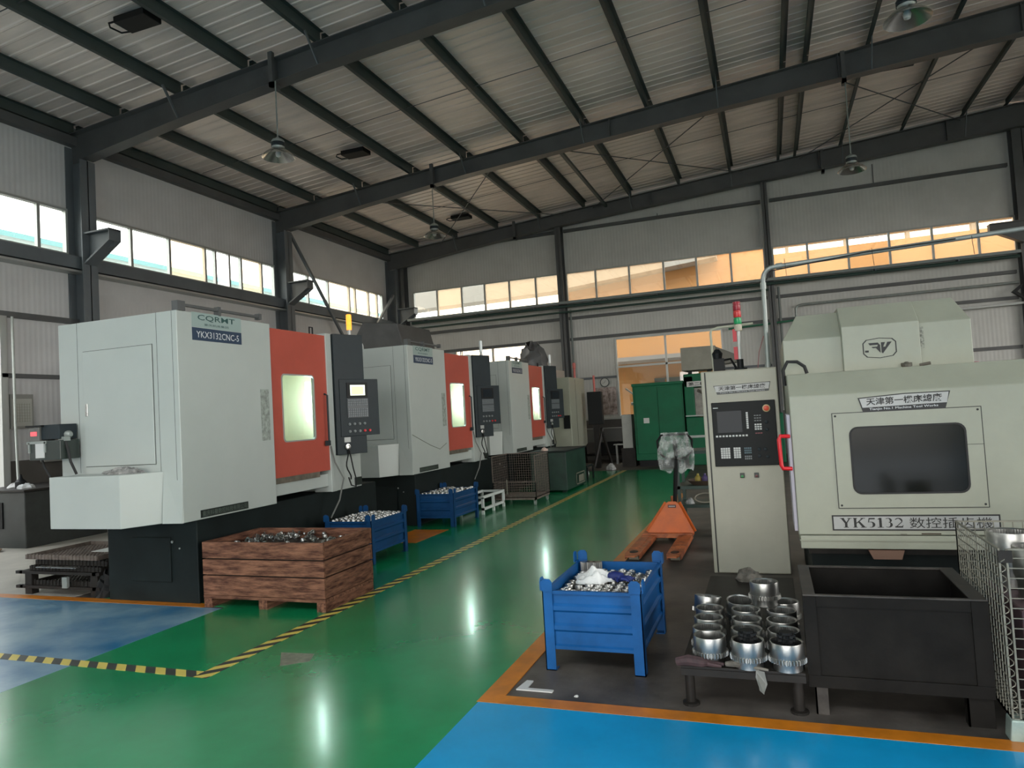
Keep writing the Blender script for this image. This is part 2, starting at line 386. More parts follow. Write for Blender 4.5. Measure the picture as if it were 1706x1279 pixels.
for yc in (-2.15, 3.85, 9.78, 15.78, 21.78):
    mb = MB(); h = 6.95
    mb.box(-12.02, -12.0, yc-.16, yc+.16, 0, h); mb.box(-12.4, -12.38, yc-.16, yc+.16, 0, h+.3); mb.box(-12.4, -12.0, yc-.01, yc+.01, 0, h)
    part(lw, 'column', mb, col_m)
    mb = MB()   # crane bracket: short cantilever of I section with sloping haunch
    if yc > 4:
        mb.box(-12.0, -11.35, yc-.13, yc+.13, 5.5, 5.53); mb.box(-12.0, -11.36, yc-.01, yc+.01, 5.2, 5.5)
        mb.prism([(-12.0, 4.92), (-11.36, 5.3), (-11.36, 5.33), (-12.0, 4.96)], lambda u, v, t: (u, t, v), yc-.13, yc+.13)
        mb.prism([(-12.0, 4.93), (-11.36, 5.32), (-11.36, 5.53), (-12.0, 5.53)], lambda u, v, t: (u, t, v), yc-.012, yc+.012)
        mb.box(-11.37, -11.35, yc-.13, yc+.13, 5.3, 5.53)
        part(lw, 'crane_bracket', mb, col_m)
wr_ = structure('wall_right')
wall_panels(wr_, lambda u, v, t: (XR+t, u, v), YF, YB, 0, lambda u: zroof(XR), [(-7, 15, 1.2, 6.0)], wall_ym, step=2.0)  # large unseen opening added for side light on the machines
wf = structure('wall_front')
wall_panels(wf, lambda u, v, t: (u, YF-t, v), XL, XR, 0, zroof, [(-6, 4, 0, 4.0)], wall_m, step=2.0)

# ---- windows: frame, mullions, panes
WN = [0]
def window(fn, us, z0, z1, m_p=None, kinds=None, bars=(), fw=.045):
    WN[0] += 1; wdw = structure('window_%d' % WN[0])
    u0, u1 = us[0], us[-1]; mb = MB()
    mb.frame([(u0, z0), (u1, z0), (u1, z1), (u0, z1)], [(u0+fw, z0+fw), (u1-fw, z0+fw), (u1-fw, z1-fw), (u0+fw, z1-fw)], fn, -.04, .06)
    part(wdw, 'window_frame', mb, alu)
    for u in us[1:-1]: part(wdw, 'mullion', MB().prism([(u-.03, z0+fw), (u+.03, z0+fw), (u+.03, z1-fw), (u-.03, z1-fw)], fn, -.03, .05), alu)
    for (a, b_, zz) in bars: part(wdw, 'transom', MB().prism([(a, zz-.03), (b_, zz-.03), (b_, zz+.03), (a, zz+.03)], fn, -.03, .05), alu)
    for i, (a, b_) in enumerate(zip(us, us[1:])):
        k = kinds[i] if kinds else 'c'
        if k == 'o': continue
        part(wdw, 'pane', MB().prism([(a+.03, z0+fw), (b_-.03, z0+fw), (b_-.03, z1-fw), (a+.03, z1-fw)], fn, .0, .006), {'c': G_sky, 'f': G_frost}[k])
    return wdw
fb = lambda u, v, t: (u, YB+t, v)
fL = lambda u, v, t: (XL-t, u, v)
window(fb, [-11.62, -10.67, -9.73, -8.87, -7.97, -7.03, -6.2], 5.15, 6.14, kinds='cfcfff')
window(fb, [-5.98, -4.99, -3.9, -2.82, -1.82, -.81, .17], 5.15, 6.14, kinds='fffcff')
window(fb, [.37, 1.34, 2.41, 3.47, 4.53, 5.62, 6.48], 5.15, 6.14, kinds='ffcfff')
window(fb, [-4.5, -2.92, -1.2], 1.32, 3.84, bars=[(-4.45, -1.25, 2.92)])
window(fb, [-10.1, -8.7, -7.4], 1.32, 3.92, kinds='ff', bars=[(-10.05, -7.45, 2.92)])
window(fL, [.7, 1.9, 3.1, 4.3, 5.5, 6.6, 7.8, 9.05, 9.62], 5.13, 6.03)
window(fL, [10.1, 11.06, 12.07, 13.13, 13.46, 13.92, 14.34, 15.11, 15.62], 5.13, 6.03, kinds='ccfcocfc')
window(fL, [16.1, 17.1, 18.1, 19.25, 19.6, 20.4, 20.95, 21.3], 5.13, 6.03, kinds='ccffffc')
window(fL, [-7.5, -6.2, -5, -3.7, -2.5, -1.2, 0], 5.13, 6.03)

# ---- ceiling: sheets, purlins, rafters, rods
ce = structure('ceiling')
def roof_sheet(y0, y1, x0, x1):
    mb = MB(); prof = []; n = 4; w_ = (y1-y0)/n
    for i in range(n):
        a = y0+i*w_; prof += [(a, .02), (a+w_*.70, .02), (a+w_*.76, .006), (a+w_*.90, .006)]
    prof.append((y1, .02)); 
    L = len(prof)
    for x in (x0, x1):
        for (y, z) in prof: mb.v.append(Vector((x, y, zroof(x)+z)))
    for i in range(L-1): mb.f.append((i, i+1, L+i+1, L+i))
    # thickness skin above
    o = len(mb.v)
    for x in (x0, x1):
        for y in (y0, y1): mb.v.append(Vector((x, y, zroof(x)+.09)))
    mb.f.append((o, o+2, o+3, o+1))
    return mb
y = YF
while y < YB-.01:
    segs = [(XL-.2, 6.599), (6.601, XR+.1)]
    if -6.5 < y+.5 < -2.5: segs = [(XL-.2, -9.5), (3.5, 6.599), (6.601, XR+.1)]  # roof gap behind the camera, added to let in light from above
    for (xa, xb) in segs: part(ce, 'roof_sheet', roof_sheet(y, min(y+1, YB+.15), xa, xb), roof_m)
    y += 1
px = [-12.3] + [-11.1+1.5*i for i in range(8)] + [.75, 1.2, 2.4, 3.95, 5.4, 6.4, 6.9, 8.4, 9.9, 11.4, 12.9]
for x in px:
    for (ya, yb) in ((YF, 3.8), (3.85, 9.75), (9.8, 15.75), (15.8, 21.75)):
        z = zpur(x); mb = MB()
        mb.box(x-.004, x+.004, ya, yb, z, z+.19); mb.box(x-.07, x, ya, yb, z, z+.006); mb.box(x, x+.07, ya, yb, z+.184, z+.19); mb.box(x-.07, x-.064, ya, yb, z, z+.02)
        part(ce, 'purlin', mb, purlin_m)
part(ce, 'purlin', MB().box(-4.46, -4.38, 15.8, 21.75, 7.98, 8.06), purlin_m, label='thin extra tie bar beside a purlin')
rb = [(-12.0, 6.96), (-9.6, 7.25), (-6.6, 7.55), (-4, 7.72), (-.5, 7.96), (3, 8.16), (6.6, 8.36), (9.5, 8.1), (13.9, 7.3)]
for yr in (3.78, 9.78, 15.78, 21.78):
    for (p, q) in zip(rb, rb[1:]):
        pass
    mb = MB(); top = [(x, zpur(x)) for (x, z) in rb]
    poly = [(-12.4, 6.96)] + rb + [(13.9, zpur(13.9))] + [(6.6, zpur(6.599))] + [(-12.4, zpur(-12.4))]
    mb.prism(poly, lambda u, v, t: (u, t, v), yr-.006, yr+.006)
    for (p, q) in zip(rb, rb[1:]): mb.prism([p, q, (q[0], q[1]+.016), (p[0], p[1]+.016)], lambda u, v, t: (u, t, v), yr-.125, yr+.125)
    for (p, q) in (((-12.4, zpur(-12.4)), (6.6, zpur(6.599))), ((6.6, zpur(6.599)), (13.9, zpur(13.9)))): mb.prism([p, q, (q[0], q[1]-.016), (p[0], p[1]-.016)], lambda u, v, t: (u, t, v), yr-.125, yr+.125)
    for xs_, zz_ in ((-7.5, 7.47), (-3, 7.8), (1.8, 8.1), (5, 8.28)): mb.box(xs_-.008, xs_+.008, yr-.11, yr+.11, zz_, zpur(xs_))
    part(ce, 'rafter', mb, beam_m)
    part(ce, 'lamp_hanger', MB().box(-7.54, -7.46, yr-.2, yr-.13, 7.35, 7.95).box(-7.54,-7.46,yr-.2,yr,7.35,7.43), beam_m)
    part(ce, 'lamp_hanger', MB().box(1.84, 1.92, yr-.2, yr-.13, 7.95, 8.6).box(1.84,1.92,yr-.2,yr,7.95,8.03), beam_m)
    for xs_ in (-9.6, -6.6, -3.6, -.6, 2.4, 5.4):
        zb = [p for p in rb if p[0] <= xs_][-1]; zq = [q for q in rb if q[0] > xs_][0]
        z_ = zb[1]+(zq[1]-zb[1])*(xs_-zb[0])/(zq[0]-zb[0])
        for sg in (-1,): part(ce, 'knee_brace', MB().bar((xs_, yr+sg*.12, z_+.02), (xs_, yr+sg*.45, zpur(xs_)+.02), .05, .02, up=(1,0,0)), col_m)
for (ym, xa, xb) in ((12.75, -12, 6.5), (18.75, -12, 6.5), (6.8, -12, 6.5)):
    part(ce, 'sag_rod', MB().tube([(xa, ym, zpur(xa)+.1), (xb, ym, zpur(xb)+.1)], .008, 5), beam_m)
for (xa, xb) in ((-10.2, -5.8), (-4.8, -.3), (1.3, 5.3)):
    for (p, q) in ((xa, xb), (xb, xa)):
        part(ce, 'brace_rod', MB().tube([(p, 15.9, zpur(p)-.12), (q, 21.6, zpur(q)-.12)], .013, 6), beam_m)
# wall bracing in the last left bay
for (p, q) in (((-12.05, 15.95, 6.9), (-12.05, 18.9, 3.6)), ((-12.05, 21.5, 6.0), (-12.05, 19.0, 3.6)), ((-12.05, 18.9, 3.6), (-12.05, 17.9, 1.2))):
    part(lw, 'diagonal_brace', MB().bar(p, q, .07, .07), col_m)
# ============================================================ OUTSIDE the windows
outg = mat('outside_ground', (.5, .47, .42), .9)
single('unseen_bounce_ground', 'unseen yard outside the hall, made pale to bounce daylight indoors', 'yard', MB().box(-80, 6, -60, 80, -.4, -.25), outg, kind='structure')  # stand-in ground, pale so it throws daylight up to the ceiling
single('unseen_dark_ground', 'unseen ground at right, made dark to bounce less daylight indoors', 'ground', MB().box(6, 80, -60, 80, -.4, -.25), mat('dark_ground', (.12, .13, .09), .9), kind='structure')  # stand-in ground, dark so the right side gets less bounce
nb = thing('neighbour_building', 'orange painted neighbouring workshop with white eaves outside the back windows', 'building', (3, 28, 0))
gs = mat('grey_soffit', (.30, .27, .235), .8)
part(nb, 'wall', MB().prism([(-7.5, 0), (20, 0), (20, 7.02), (.4, 7.02), (.4, 7.6), (-7.5, 7.6)], lambda u, v, t: (u, t, v), 28, 28.3), mat('orange_render', (.50, .24, .085), .8, var=.06, scale=.6))
part(nb, 'roof_eave', MB().prism([(-15, 6.35), (-8, 6.45), (-1.5, 7.02), (-1.5, 7.7), (-15, 7.7)], lambda u, v, t: (u, t, v), 27.0, 27.9), gs)
for xx in range(1, 20, 2): part(nb, 'clerestory_post', MB().box(xx-.06, xx+.06, 28.0, 28.3, 7.02, 7.5), gs)
part(nb, 'roof', MB().box(.4, 20, 27.9, 29, 7.42, 7.6), gs)
part(nb, 'lower_canopy', MB().box(-7.5, 6, 26.2, 28, 3.35, 3.5), mat('canopy_grey', (.30, .27, .25), .7))
part(nb, 'doorway', MB().box(-4.2, -1.6, 27.9, 28, 0, 2.7), mat('doorway_dark', (.06, .06, .04), .7))
ls = thing('neighbour_shed', 'low shed with teal metal roof outside the left windows', 'shed', (-21, 8, 0))
part(ls, 'wall', MB().box(-26, -22, -12, 34, 0, 6.6), mat('shed_wall', (.5, .5, .48), .8))
part(ls, 'roof', MB().prism([(-26.4, 9.2), (-18.8, 7.15), (-18.8, 7.3), (-26.4, 9.4)], lambda u, v, t: (u, t, v), -12, 34), mat('teal_roof', (.16, .34, .34), .5))

# ============================================================ GEAR HOBBING MACHINES (white with red door)
X0 = -5.0
def build_hobber():
    t = thing('gear_hobbing_machine', 'nearest white machine with red door, yellow lit screen and blue nameplate, behind the wooden crate', 'machine', (-5.0, 4.92, 0), 'white gear hobbing machines in a row')
    W = t
    # white enclosure shell
    mb = MB()
    mb.box(-6.5, X0, 4.92, 6.19, .8, 2.73)
    part(W, 'enclosure', mb, white, bevel=.006)
    part(W, 'rear_housing', MB().box(-6.5, -5.95, 6.19, 7.85, .8, 2.70), white, bevel=.006)
    part(W, 'door_header', MB().box(-5.95, -5.06, 6.19, 7.24, 2.35, 2.70), white)
    part(W, 'sill_panel', MB().box(-5.95, -5.05, 6.19, 7.24, .87, 1.02), white, bevel=.005)
    part(W, 'sill_strip', MB().box(-5.06, -5.02, 6.19, 7.0, 1.0, 1.065), mat('worn_sill_steel', (.16, .14, .11), .5, metal=.4, var=.3, scale=8))
    part(W, 'door_post', MB().box(-5.25, -5.0, 7.2, 7.31, .8, 2.72), white, bevel=.004)
    part(W, 'control_housing', MB().box(-5.95, -5.02, 7.31, 7.88, .8, 2.7), white, bevel=.005)
    # side door on the camera face with seams
    yf = 4.92
    part(W, 'side_door', MB().box(-6.17, -5.30, yf-.012, yf, 1.34, 2.44), white, bevel=.004)
    lk = part(W, 'lock', MB().box(-6.145, -6.115, yf-.022, yf-.01, 1.82, 1.94), steel, bevel=.003)
    sm = mat('seam_shadow_gap', (.06, .065, .06), .6)
    for (sx0_, sz0_) in ((-5.243, .8), (-5.058, .8), (-6.248, 1.28)): part(W, 'seam', MB().box(sx0_-.0018, sx0_+.0018, yf-.001, yf+.002, sz0_, 2.73), sm)
    part(W, 'door_seam', MB().frame([(-6.175, 1.335), (-5.295, 1.335), (-5.295, 2.445), (-6.175, 2.445)], [(-6.17, 1.34), (-5.30, 1.34), (-5.30, 2.44), (-6.17, 2.44)], lambda u, v, w_: (u, w_, v), yf-.0025, yf), sm)
    # overhanging chip box at the end
    part(W, 'end_box', MB().prism([(-6.25, 4.6), (-5.385, 4.6), (-5.215, 4.925), (-6.25, 4.925)], lambda u, v, w_: (u, v, w_), .8, 1.27), white, bevel=.006)
    part(W, 'end_gusset', MB().add([(-5.215, 4.919, 1.28), (-5.215, 4.919, .80), (-4.998, 4.919, .80), (-4.998, 4.919, 1.15), (-5.215, 4.885, .80), (-5.003, 4.905, .80)], [(0, 4, 5, 3), (0, 1, 4), (1, 2, 5, 4), (2, 3, 5)]), white)
    # dark base
    part(W, 'base', MB().box(-6.27, -5.13, 5.2, 8.4, .0, .8), base_m, bevel=.01)
    part(W, 'base_skirt', MB().box(-6.05, -5.06, 6.3, 8.5, .0, .22), base_m)
    part(W, 'base_door', MB().box(-5.95, -5.45, 5.185, 5.2, .2, .62), base_m, bevel=.004)
    for (kx_, kz_, kr_) in ((-5.42, .58, .013), (-5.33, .52, .009)): part(W, 'base_knob', MB().lathe((kx_, 5.19, kz_), [(kr_*.9, 0), (kr_, .012), (.0, .014)], 8, M=Matrix.Rotation(PI/2, 3, 'X')), galv)
    # red sliding door with rounded window
    fX = lambda u, v, w_: (w_, u, v)
    inner = rrect(6.36, 6.95, 1.44, 2.20, .05)
    outer = rect_like(inner, 6.205, 7.20, 1.065, 2.69)
    d = part(W, 'sliding_door', MB().frame(outer, inner, fX, -5.045, -5.015), red)
    part(d, 'window_gasket', MB().frame(inner, rrect(6.375, 6.935, 1.455, 2.185, .04), fX, -5.04, -5.008), alu)
    part(d, 'pane', MB().prism(rrect(6.375, 6.935, 1.455, 2.185, .04), fX, -5.03, -5.026), G_mach)
    part(d, 'handle', MB().tube([(-5.01, 7.14, 1.98), (-4.97, 7.14, 1.96), (-4.97, 7.14, 1.42), (-5.01, 7.14, 1.40)], .012, 8).box(-5.0, -4.96, 7.10, 7.16, 1.36, 1.42), dark, smooth=True)
    part(d, 'lifting_hook', MB().tube([(-5.03, 6.93, 2.68), (-5.03, 6.93, 2.77), (-5.03, 6.99, 2.77), (-5.03, 6.99, 2.68)], .01, 6), black)
    # lit chamber behind the door
    cb = MB(); x0, x1, y0, y1, z0, z1 = -5.85, -5.05, 6.22, 7.18, 1.08, 2.32
    cb.add([(x0,y0,z0),(x1,y0,z0),(x1,y1,z0),(x0,y1,z0),(x0,y0,z1),(x1,y0,z1),(x1,y1,z1),(x0,y1,z1)], [(0,1,2,3),(7,6,5,4),(0,4,5,1),(3,2,6,7),(0,3,7,4)])
    part(W, 'work_chamber', cb, chamber_m)
    part(W, 'spindle_column', MB().box(-5.75, -5.4, 6.30, 6.62, 1.1, 1.85).box(-5.7, -5.45, 6.5, 6.75, 2.05, 2.3).lathe((-5.5, 6.75, 1.1), [(.16, 0), (.16, .12), (.07, .14), (.07, .3), (.03, .32)], 16), mat('chamber_grey_steel', (.12, .14, .13), .4, metal=.3), bevel=.008)
    part(W, 'tailstock', MB().lathe((-5.52, 6.75, 1.62), [(.03, 0), (.05, .05), (.05, .42)], 12), steel, smooth=True)
    part(W, 'red_button', MB().lathe((-5.6, 6.90, 1.72), [(.03, 0), (.03, .03)], 10), safety_red)
    lt = part(W, 'lamp_tube', MB().tube([(-5.11, 6.955, 1.66), (-5.11, 6.955, 2.12)], .024, 10), tube_m, smooth=True)
    # control column set at an angle
    a = Vector((-5.0, 7.32, 0)); dv = Vector((.376, .9266, 0)); nv = Vector((.9266, -.376, 0))
    P = lambda u, z, o=0.: a + dv*u + nv*o + Vector((0, 0, z))
    part(W, 'control_column', MB().prism([(0, .03), (.44, .03), (.44, -.30), (0, -.12)], lambda u, v, w_: a+dv*u+nv*v+Vector((0, 0, w_)), 1.23, 2.72), dark, bevel=.006)
    pad = part(W, 'control_panel', MB().prism([(.06, .04), (.64, .04), (.64, -.05), (.06, -.05)], lambda u, v, w_: a+dv*u+nv*v+Vector((0, 0, w_)), 1.45, 2.16), dark, bevel=.005)
    def plate(par, nm, u0, u1, z0, z1, o, th, mt, lab=None):
        return part(par, nm, MB().prism([(u0, z0), (u1, z0), (u1, z1), (u0, z1)], lambda u, v, w_: P(u, v, w_), o, o+th), mt, label=lab)
    plate(pad, 'screen_bezel', .16, .47, 1.925, 2.115, .04, .008, black)
    plate(pad, 'keyboard', .16, .47, 1.68, 1.915, .04, .008, mat('key_field', (.05, .06, .065), .4))
    mb = MB()
    for r in range(8):
        for c in range(10):
            if r == 4: continue
            u = .17+c*.0295; z = 1.69+r*.028
            mb.prism([(u, z), (u+.021, z), (u+.021, z+.019), (u, z+.019)], lambda p, q, w_: P(p, q, w_), .048, .053)
    part(pad, 'key_set', mb, mat('panel_keys', (.14, .16, .17), .5), kind='stuff')
    for r, n in ((1.60, 4), (1.51, 5)):
        for c in range(n):
            part(pad, 'button', MB().lathe(P(.18+c*.075, r, .04), [(.017, 0), (.017, .012), (.011, .014), (.011, .022)], 10, M=Matrix(((dv.x, 0, nv.x), (dv.y, 0, nv.y), (0, 1, 0)))), key_g if not (r < 1.55 and c > 2) else safety_red)
    sc = plate(W, 'control_screen', .20, .43, 1.95, 2.09, .049, .003, screen_off)
    plate(W, 'socket_plate', .10, .19, 1.38, 1.44, .031, .006, silver)
    part(W, 'socket', MB().lathe(P(.14, 1.325, .031), [(.036, 0), (.036, .02), (.024, .022), (.024, .012)], 14, M=Matrix(((dv.x, 0, nv.x), (dv.y, 0, nv.y), (0, 1, 0)))), steel, smooth=True)
    part(W, 'coiled_cable', MB().tube([P(.14+.05*math.sin(i*.9)*(i/12), 1.30-.042*i, .03+.02*math.cos(i*.9)) for i in range(10)], .009, 6).tube([P(.17, 1.28, .03), P(.2, 1.05, .05), P(.24, .9, .05), P(.22, .83, .06), P(.16, .85, .05), P(.14, .95, .03)], .009, 6), black, smooth=True)
    part(W, 'outlet', MB().box(-5.02, -5.0, 7.72, 7.86, .82, .92), plate_k)
    part(W, 'air_hose', MB().tube([(-4.99, 7.2, 1.35), (-4.97, 7.24, 1.15), (-4.9, 7.3, .95), (-4.93, 7.24, .7), (-4.98, 7.12, .5)], .01, 6), mat('grey_hose', (.12, .13, .12), .5), smooth=True)
    # nameplate
    npx = X0+.003
    pl = part(W, 'nameplate', MB().box(X0, npx, 5.10, 5.75, 2.595, 2.735), plate_g)
    text(pl, 'logo_lettering', 'CQRMT', (npx, 5.17, 2.655), (0, 1, 0), (0, 0, 1), .49, .062, logo_g, bold=.008)
    text(pl, 'small_lettering', '重庆机床集团', (npx, 5.25, 2.615), (0, 1, 0), (0, 0, 1), .32, .022, logo_g, bold=.0)
    pl = part(W, 'model_plate', MB().box(X0, npx, 5.10, 5.75, 2.47, 2.59), plate_b)
    text(pl, 'model_lettering', 'YKX3132CNC-5', (npx, 5.15, 2.497), (0, 1, 0), (0, 0, 1), .56, .062, ink_w, bold=.0)
    pl = part(W, 'maker_plate', MB().box(X0, npx, 5.12, 5.75, .815, .885), plate_k)
    text(pl, 'maker_lettering', '重庆科曼数控科技有限公司', (npx, 5.14, .825), (0, 1, 0), (0, 0, 1), .59, .05, plate_t, bold=.0)
    st = part(W, 'warning_label', MB().box(X0, npx, 6.0, 6.13, 1.48, 2.02), mat('faded_label', (.27, .30, .27), .6, var=.35, scale=22))
    # top guide rail
    part(W, 'top_rail', MB().box(-5.03, -5.0, 4.95, 6.05, 2.775, 2.80).box(-5.06, -4.99, 4.93, 5.02, 2.73, 2.82).box(-5.05, -4.99, 5.44, 5.47, 2.73, 2.82).box(-5.05, -4.99, 6.02, 6.06, 2.76, 2.82), beam_m)
    return t
hob = build_hobber()
hob2 = dup(hob, (-5.0, 9.25, 0), 'second white machine with red door, behind the dark blue bins, curved streak on front')
part(hob2, 'rust_streak', MB().tube([(-4.999, 9.27, 1.39), (-4.998, 9.51, 1.31), (-4.998, 9.85, 1.20), (-4.998, 10.17, 1.12), (-4.998, 10.42, 1.2)], .006, 5), mat('streak_grey', (.22, .23, .20), .7), label='thin curved dark streak')
hob3 = dup(hob, (-5.0, 13.57, 0), 'third white machine with red door, farthest of the three, behind the wire cage trolley')
# lit yellow screen on the first machine only, sits on its panel
a = Vector((-5.0, 7.32, 0)); dv = Vector((.376, .9266, 0)); nv = Vector((.9266, -.376, 0))
def P(u, z, o=0.): return a + dv*u + nv*o + Vector((0, 0, z))
s_ = part(hob, 'lit_display', MB().prism([(.205, 1.955), (.425, 1.955), (.425, 2.085), (.205, 2.085)], lambda u, v, w_: P(u, v, w_), .053, .055), mat('display_white', (.8, .85, .7), .4, emit=(.9, 1, .75), es=1.0), label='glowing white and yellow display')
part(s_, 'display_graphic', MB().prism([(.225, 1.965), (.40, 1.965), (.40, 2.065), (.225, 2.065)], lambda u, v, w_: P(u, v, w_), .0555, .0565), crt_m)
bl = thing('beacon_lamp', 'lit orange beacon lamp on top of the nearest white machine', 'lamp', (-4.93, 7.62, 2.72))
part(bl, 'stem', MB().lathe((-4.93, 7.62, 2.72), [(.022, 0), (.022, .07), (.03, .075)], 12), alu, smooth=True)
part(bl, 'lens', MB().lathe((-4.93, 7.62, 2.79), [(.032, 0), (.034, .05), (.031, .055), (.034, .06), (.034, .11), (.031, .115), (.034, .12), (.034, .19), (.02, .2)], 16), amber, smooth=True)
for yy, lab in ((11.95, 'unlit clear beacon lamp on top of the second white machine'), (16.27, 'unlit clear beacon lamp on top of the third white machine, beside a black cover')):
    bl = thing('beacon_lamp', lab, 'lamp', (-4.93, yy, 2.72), 'unlit beacons on the far machines')
    part(bl, 'stem', MB().lathe((-4.93, yy, 2.72), [(.03, 0), (.022, .07), (.03, .075)], 12), alu, smooth=True)
    part(bl, 'lens', MB().lathe((-4.93, yy, 2.79), [(.03, 0), (.032, .2), (.02, .21)], 16), mat('clear_lens', (.7, .75, .75), .15), smooth=True)
# coolant pump unit hanging at the end of the first machine
pu = thing('filter_pump_unit', 'small dark oil pump unit with red display on the end of the nearest white machine', 'pump', (-6.45, 4.78, 1.27))
part(pu, 'housing', MB().box(-6.50, -6.26, 4.72, 4.90, 1.62, 1.76), dark, bevel=.005)
part(pu, 'display_box', MB().box(-6.64, -6.50, 4.70, 4.86, 1.61, 1.74), mat('pump_grey', (.12, .12, .11), .5), bevel=.004)
part(pu, 'red_readout', MB().box(-6.61, -6.53, 4.695, 4.70, 1.66, 1.70), mat('red_readout', (.5, .05, .05), .4, emit=(1, .12, .15), es=1.0))
part(pu, 'top_plate', MB().box(-6.67, -6.46, 4.69, 4.90, 1.745, 1.76), black)
part(pu, 'tank', MB().box(-6.64, -6.23, 4.70, 4.90, 1.43, 1.61), mat('tank_smoke', (.03, .04, .035), .25), bevel=.006)
part(pu, 'tank_frame', MB().box(-6.66, -6.40, 4.69, 4.71, 1.585, 1.61).box(-6.64, -6.62, 4.69, 4.71, 1.5, 1.6).box(-6.43, -6.41, 4.69, 4.71, 1.5, 1.6), galv)
part(pu, 'label_plate', MB().box(-6.545, -6.43, 4.692, 4.70, 1.45, 1.585), paper)
part(pu, 'valve', MB().lathe((-6.26, 4.80, 1.66), [(.02, -.05), (.035, -.04), (.035, .03), (.02, .05)], 10, M=Matrix.Rotation(PI/2, 3, 'Y')).box(-6.30, -6.22, 4.74, 4.80, 1.6, 1.64), galv, smooth=True)
part(pu, 'hose', MB().tube([(-6.24, 4.76, 1.62), (-6.215, 4.76, 1.55), (-6.2, 4.78, 1.4), (-6.18, 4.82, 1.28)], .012, 8), rubber, smooth=True)
part(pu, 'hose', MB().tube([(-6.58, 4.78, 1.44), (-6.55, 4.78, 1.36), (-6.52, 4.85, 1.2)], .010, 8), rubber, smooth=True)
def crumple(c, r, h, n=18, seed=1, zmin=0., rings=7, squash=(1, 1)):
    R_ = random.Random(seed); mb = MB(); cs = [R_.uniform(.75, 1.2) for _ in range(n)]; rings_ = []
    for i in range(rings):
        f = i/(rings-1); row = []
        for k in range(n):
            a = 2*PI*k/n; rr = r*(1-f**1.6)*cs[k]*R_.uniform(.85, 1.12)+.002
            row.append((c[0]+rr*math.cos(a)*squash[0], c[1]+rr*math.sin(a)*squash[1], c[2]+h*(math.sin(f*PI/2))*R_.uniform(.7, 1.15)*(1 if i else 0)+.001))
        rings_.append(row)
    for row in rings_: mb.v += [Vector(p) for p in row]
    for i in range(rings-1):
        for k in range(n): mb.f.append((i*n+k, i*n+(k+1)%n, (i+1)*n+(k+1)%n, (i+1)*n+k))
    mb.f.append(tuple(range(n))); mb.f.append(tuple((rings-1)*n+k for k in range(n)))
    return mb
single('oily_rag', 'crumpled grey rag lying on the end box of the nearest white machine', 'rag', crumple((-5.55, 4.80, 1.27), .12, .06, seed=3, squash=(1.7, .8)), mat('grey_rag', (.22, .22, .21), .9, var=.5, scale=30), smooth=False)
single('crumpled_paper', 'crumpled white paper lying on top of the second white machine', 'paper', crumple((-6.0, 9.5, 2.73), .09, .16, seed=5, n=10), mat('white_paper2', (.5, .52, .5), .8))
# leaning braces/black duct behind the second machine
single('extractor_hood', 'dark slanted extractor hood standing behind the second white machine', 'hood', MB().prism([(-6.6, 2.72), (-5.55, 2.72), (-5.68, 3.22), (-6.33, 3.3), (-6.5, 3.05)], lambda u, v, t: (u, t, v), 10.2, 11.4), mat('hood_dark', (.06, .06, .058), .6, var=.2), bevel=.02)
# far cream machine
fm = thing('cream_machining_centre', 'cream machine with black side cabinet beyond the third white machine', 'machine', (-4.9, 17.8, 0))
part(fm, 'enclosure', MB().prism([(-6.6, 17.8), (-4.9, 17.8), (-4.9, 19.4), (-6.6, 19.4)], lambda u, v, t: (u, v, t), .68, 2.5), cream, bevel=.01)
part(fm, 'front_wedge', MB().prism([(17.8, .68), (18.0, .52), (19.2, .62), (19.4, .68)], lambda u, v, t: (t, u, v), -5.6, -4.9), cream)
part(fm, 'control_panel', MB().box(-5.75, -5.12, 17.7, 17.8, 1.5, 2.15), dark, bevel=.01)
part(fm, 'panel_screen', MB().box(-5.6, -5.3, 17.69, 17.7, 1.85, 2.1), screen_off)
part(fm, 'storage_niche', MB().box(-5.1, -4.93, 17.78, 17.8, 1.15, 1.5), black)
part(fm, 'door_seam', MB().box(-4.9, -4.896, 18.4, 18.41, .7, 2.45), ink)
part(fm, 'base', MB().box(-6.4, -5.0, 17.9, 19.4, 0, .68), base_m)
part(fm, 'top_hood', MB().box(-6.2, -5.4, 18.0, 19.2, 2.5, 2.75), alu)
single('black_machine_cover', 'black plastic sheet bunched over a motor on top of the third white machine', 'cover', crumple((-5.35, 16.3, 2.70), .42, .62, n=16, seed=9, rings=9, squash=(1, .8)), mat('grey_black_sheet', (.09, .09, .09), .35), smooth=True)
single('small_signal_stack', 'small red and clear signal lamp on the far cream machine', 'lamp', MB().lathe((-4.95, 18.6, 2.5), [(.03, 0), (.03, .25), (.045, .27), (.045, .4), (.02, .42)], 10), mat('faded_red', (.5, .12, .1), .5))
bc = thing('black_control_cabinet', 'flat black control cabinet hanging beside the far cream machine', 'cabinet', (-4.5, 19.0, .9))
part(bc, 'cabinet_body', MB().box(-4.72, -4.32, 18.9, 19.1, 1.2, 2.1), black, bevel=.01)
part(bc, 'arm', MB().tube([(-4.52, 19.0, 2.1), (-4.52, 19.0, 2.55)], .03, 8), mat('faded_red', (.5, .12, .1), .5))
part(bc, 'stand', MB().box(-4.6, -4.45, 18.95, 19.05, 0, 1.2), dsteel)
tk = thing('coolant_tank', 'dark green coolant tank standing at the aisle beyond the wire cage trolley', 'tank', (-4.2, 14.1, 0))
part(tk, 'tank_body', MB().box(-4.6, -3.86, 13.45, 15.0, .04, .8), mat('tank_green_black', (.008, .03, .02), .5, var=.3), bevel=.01)
part(tk, 'lid', MB().box(-4.62, -3.84, 13.43, 15.02, .8, .83), base_m)
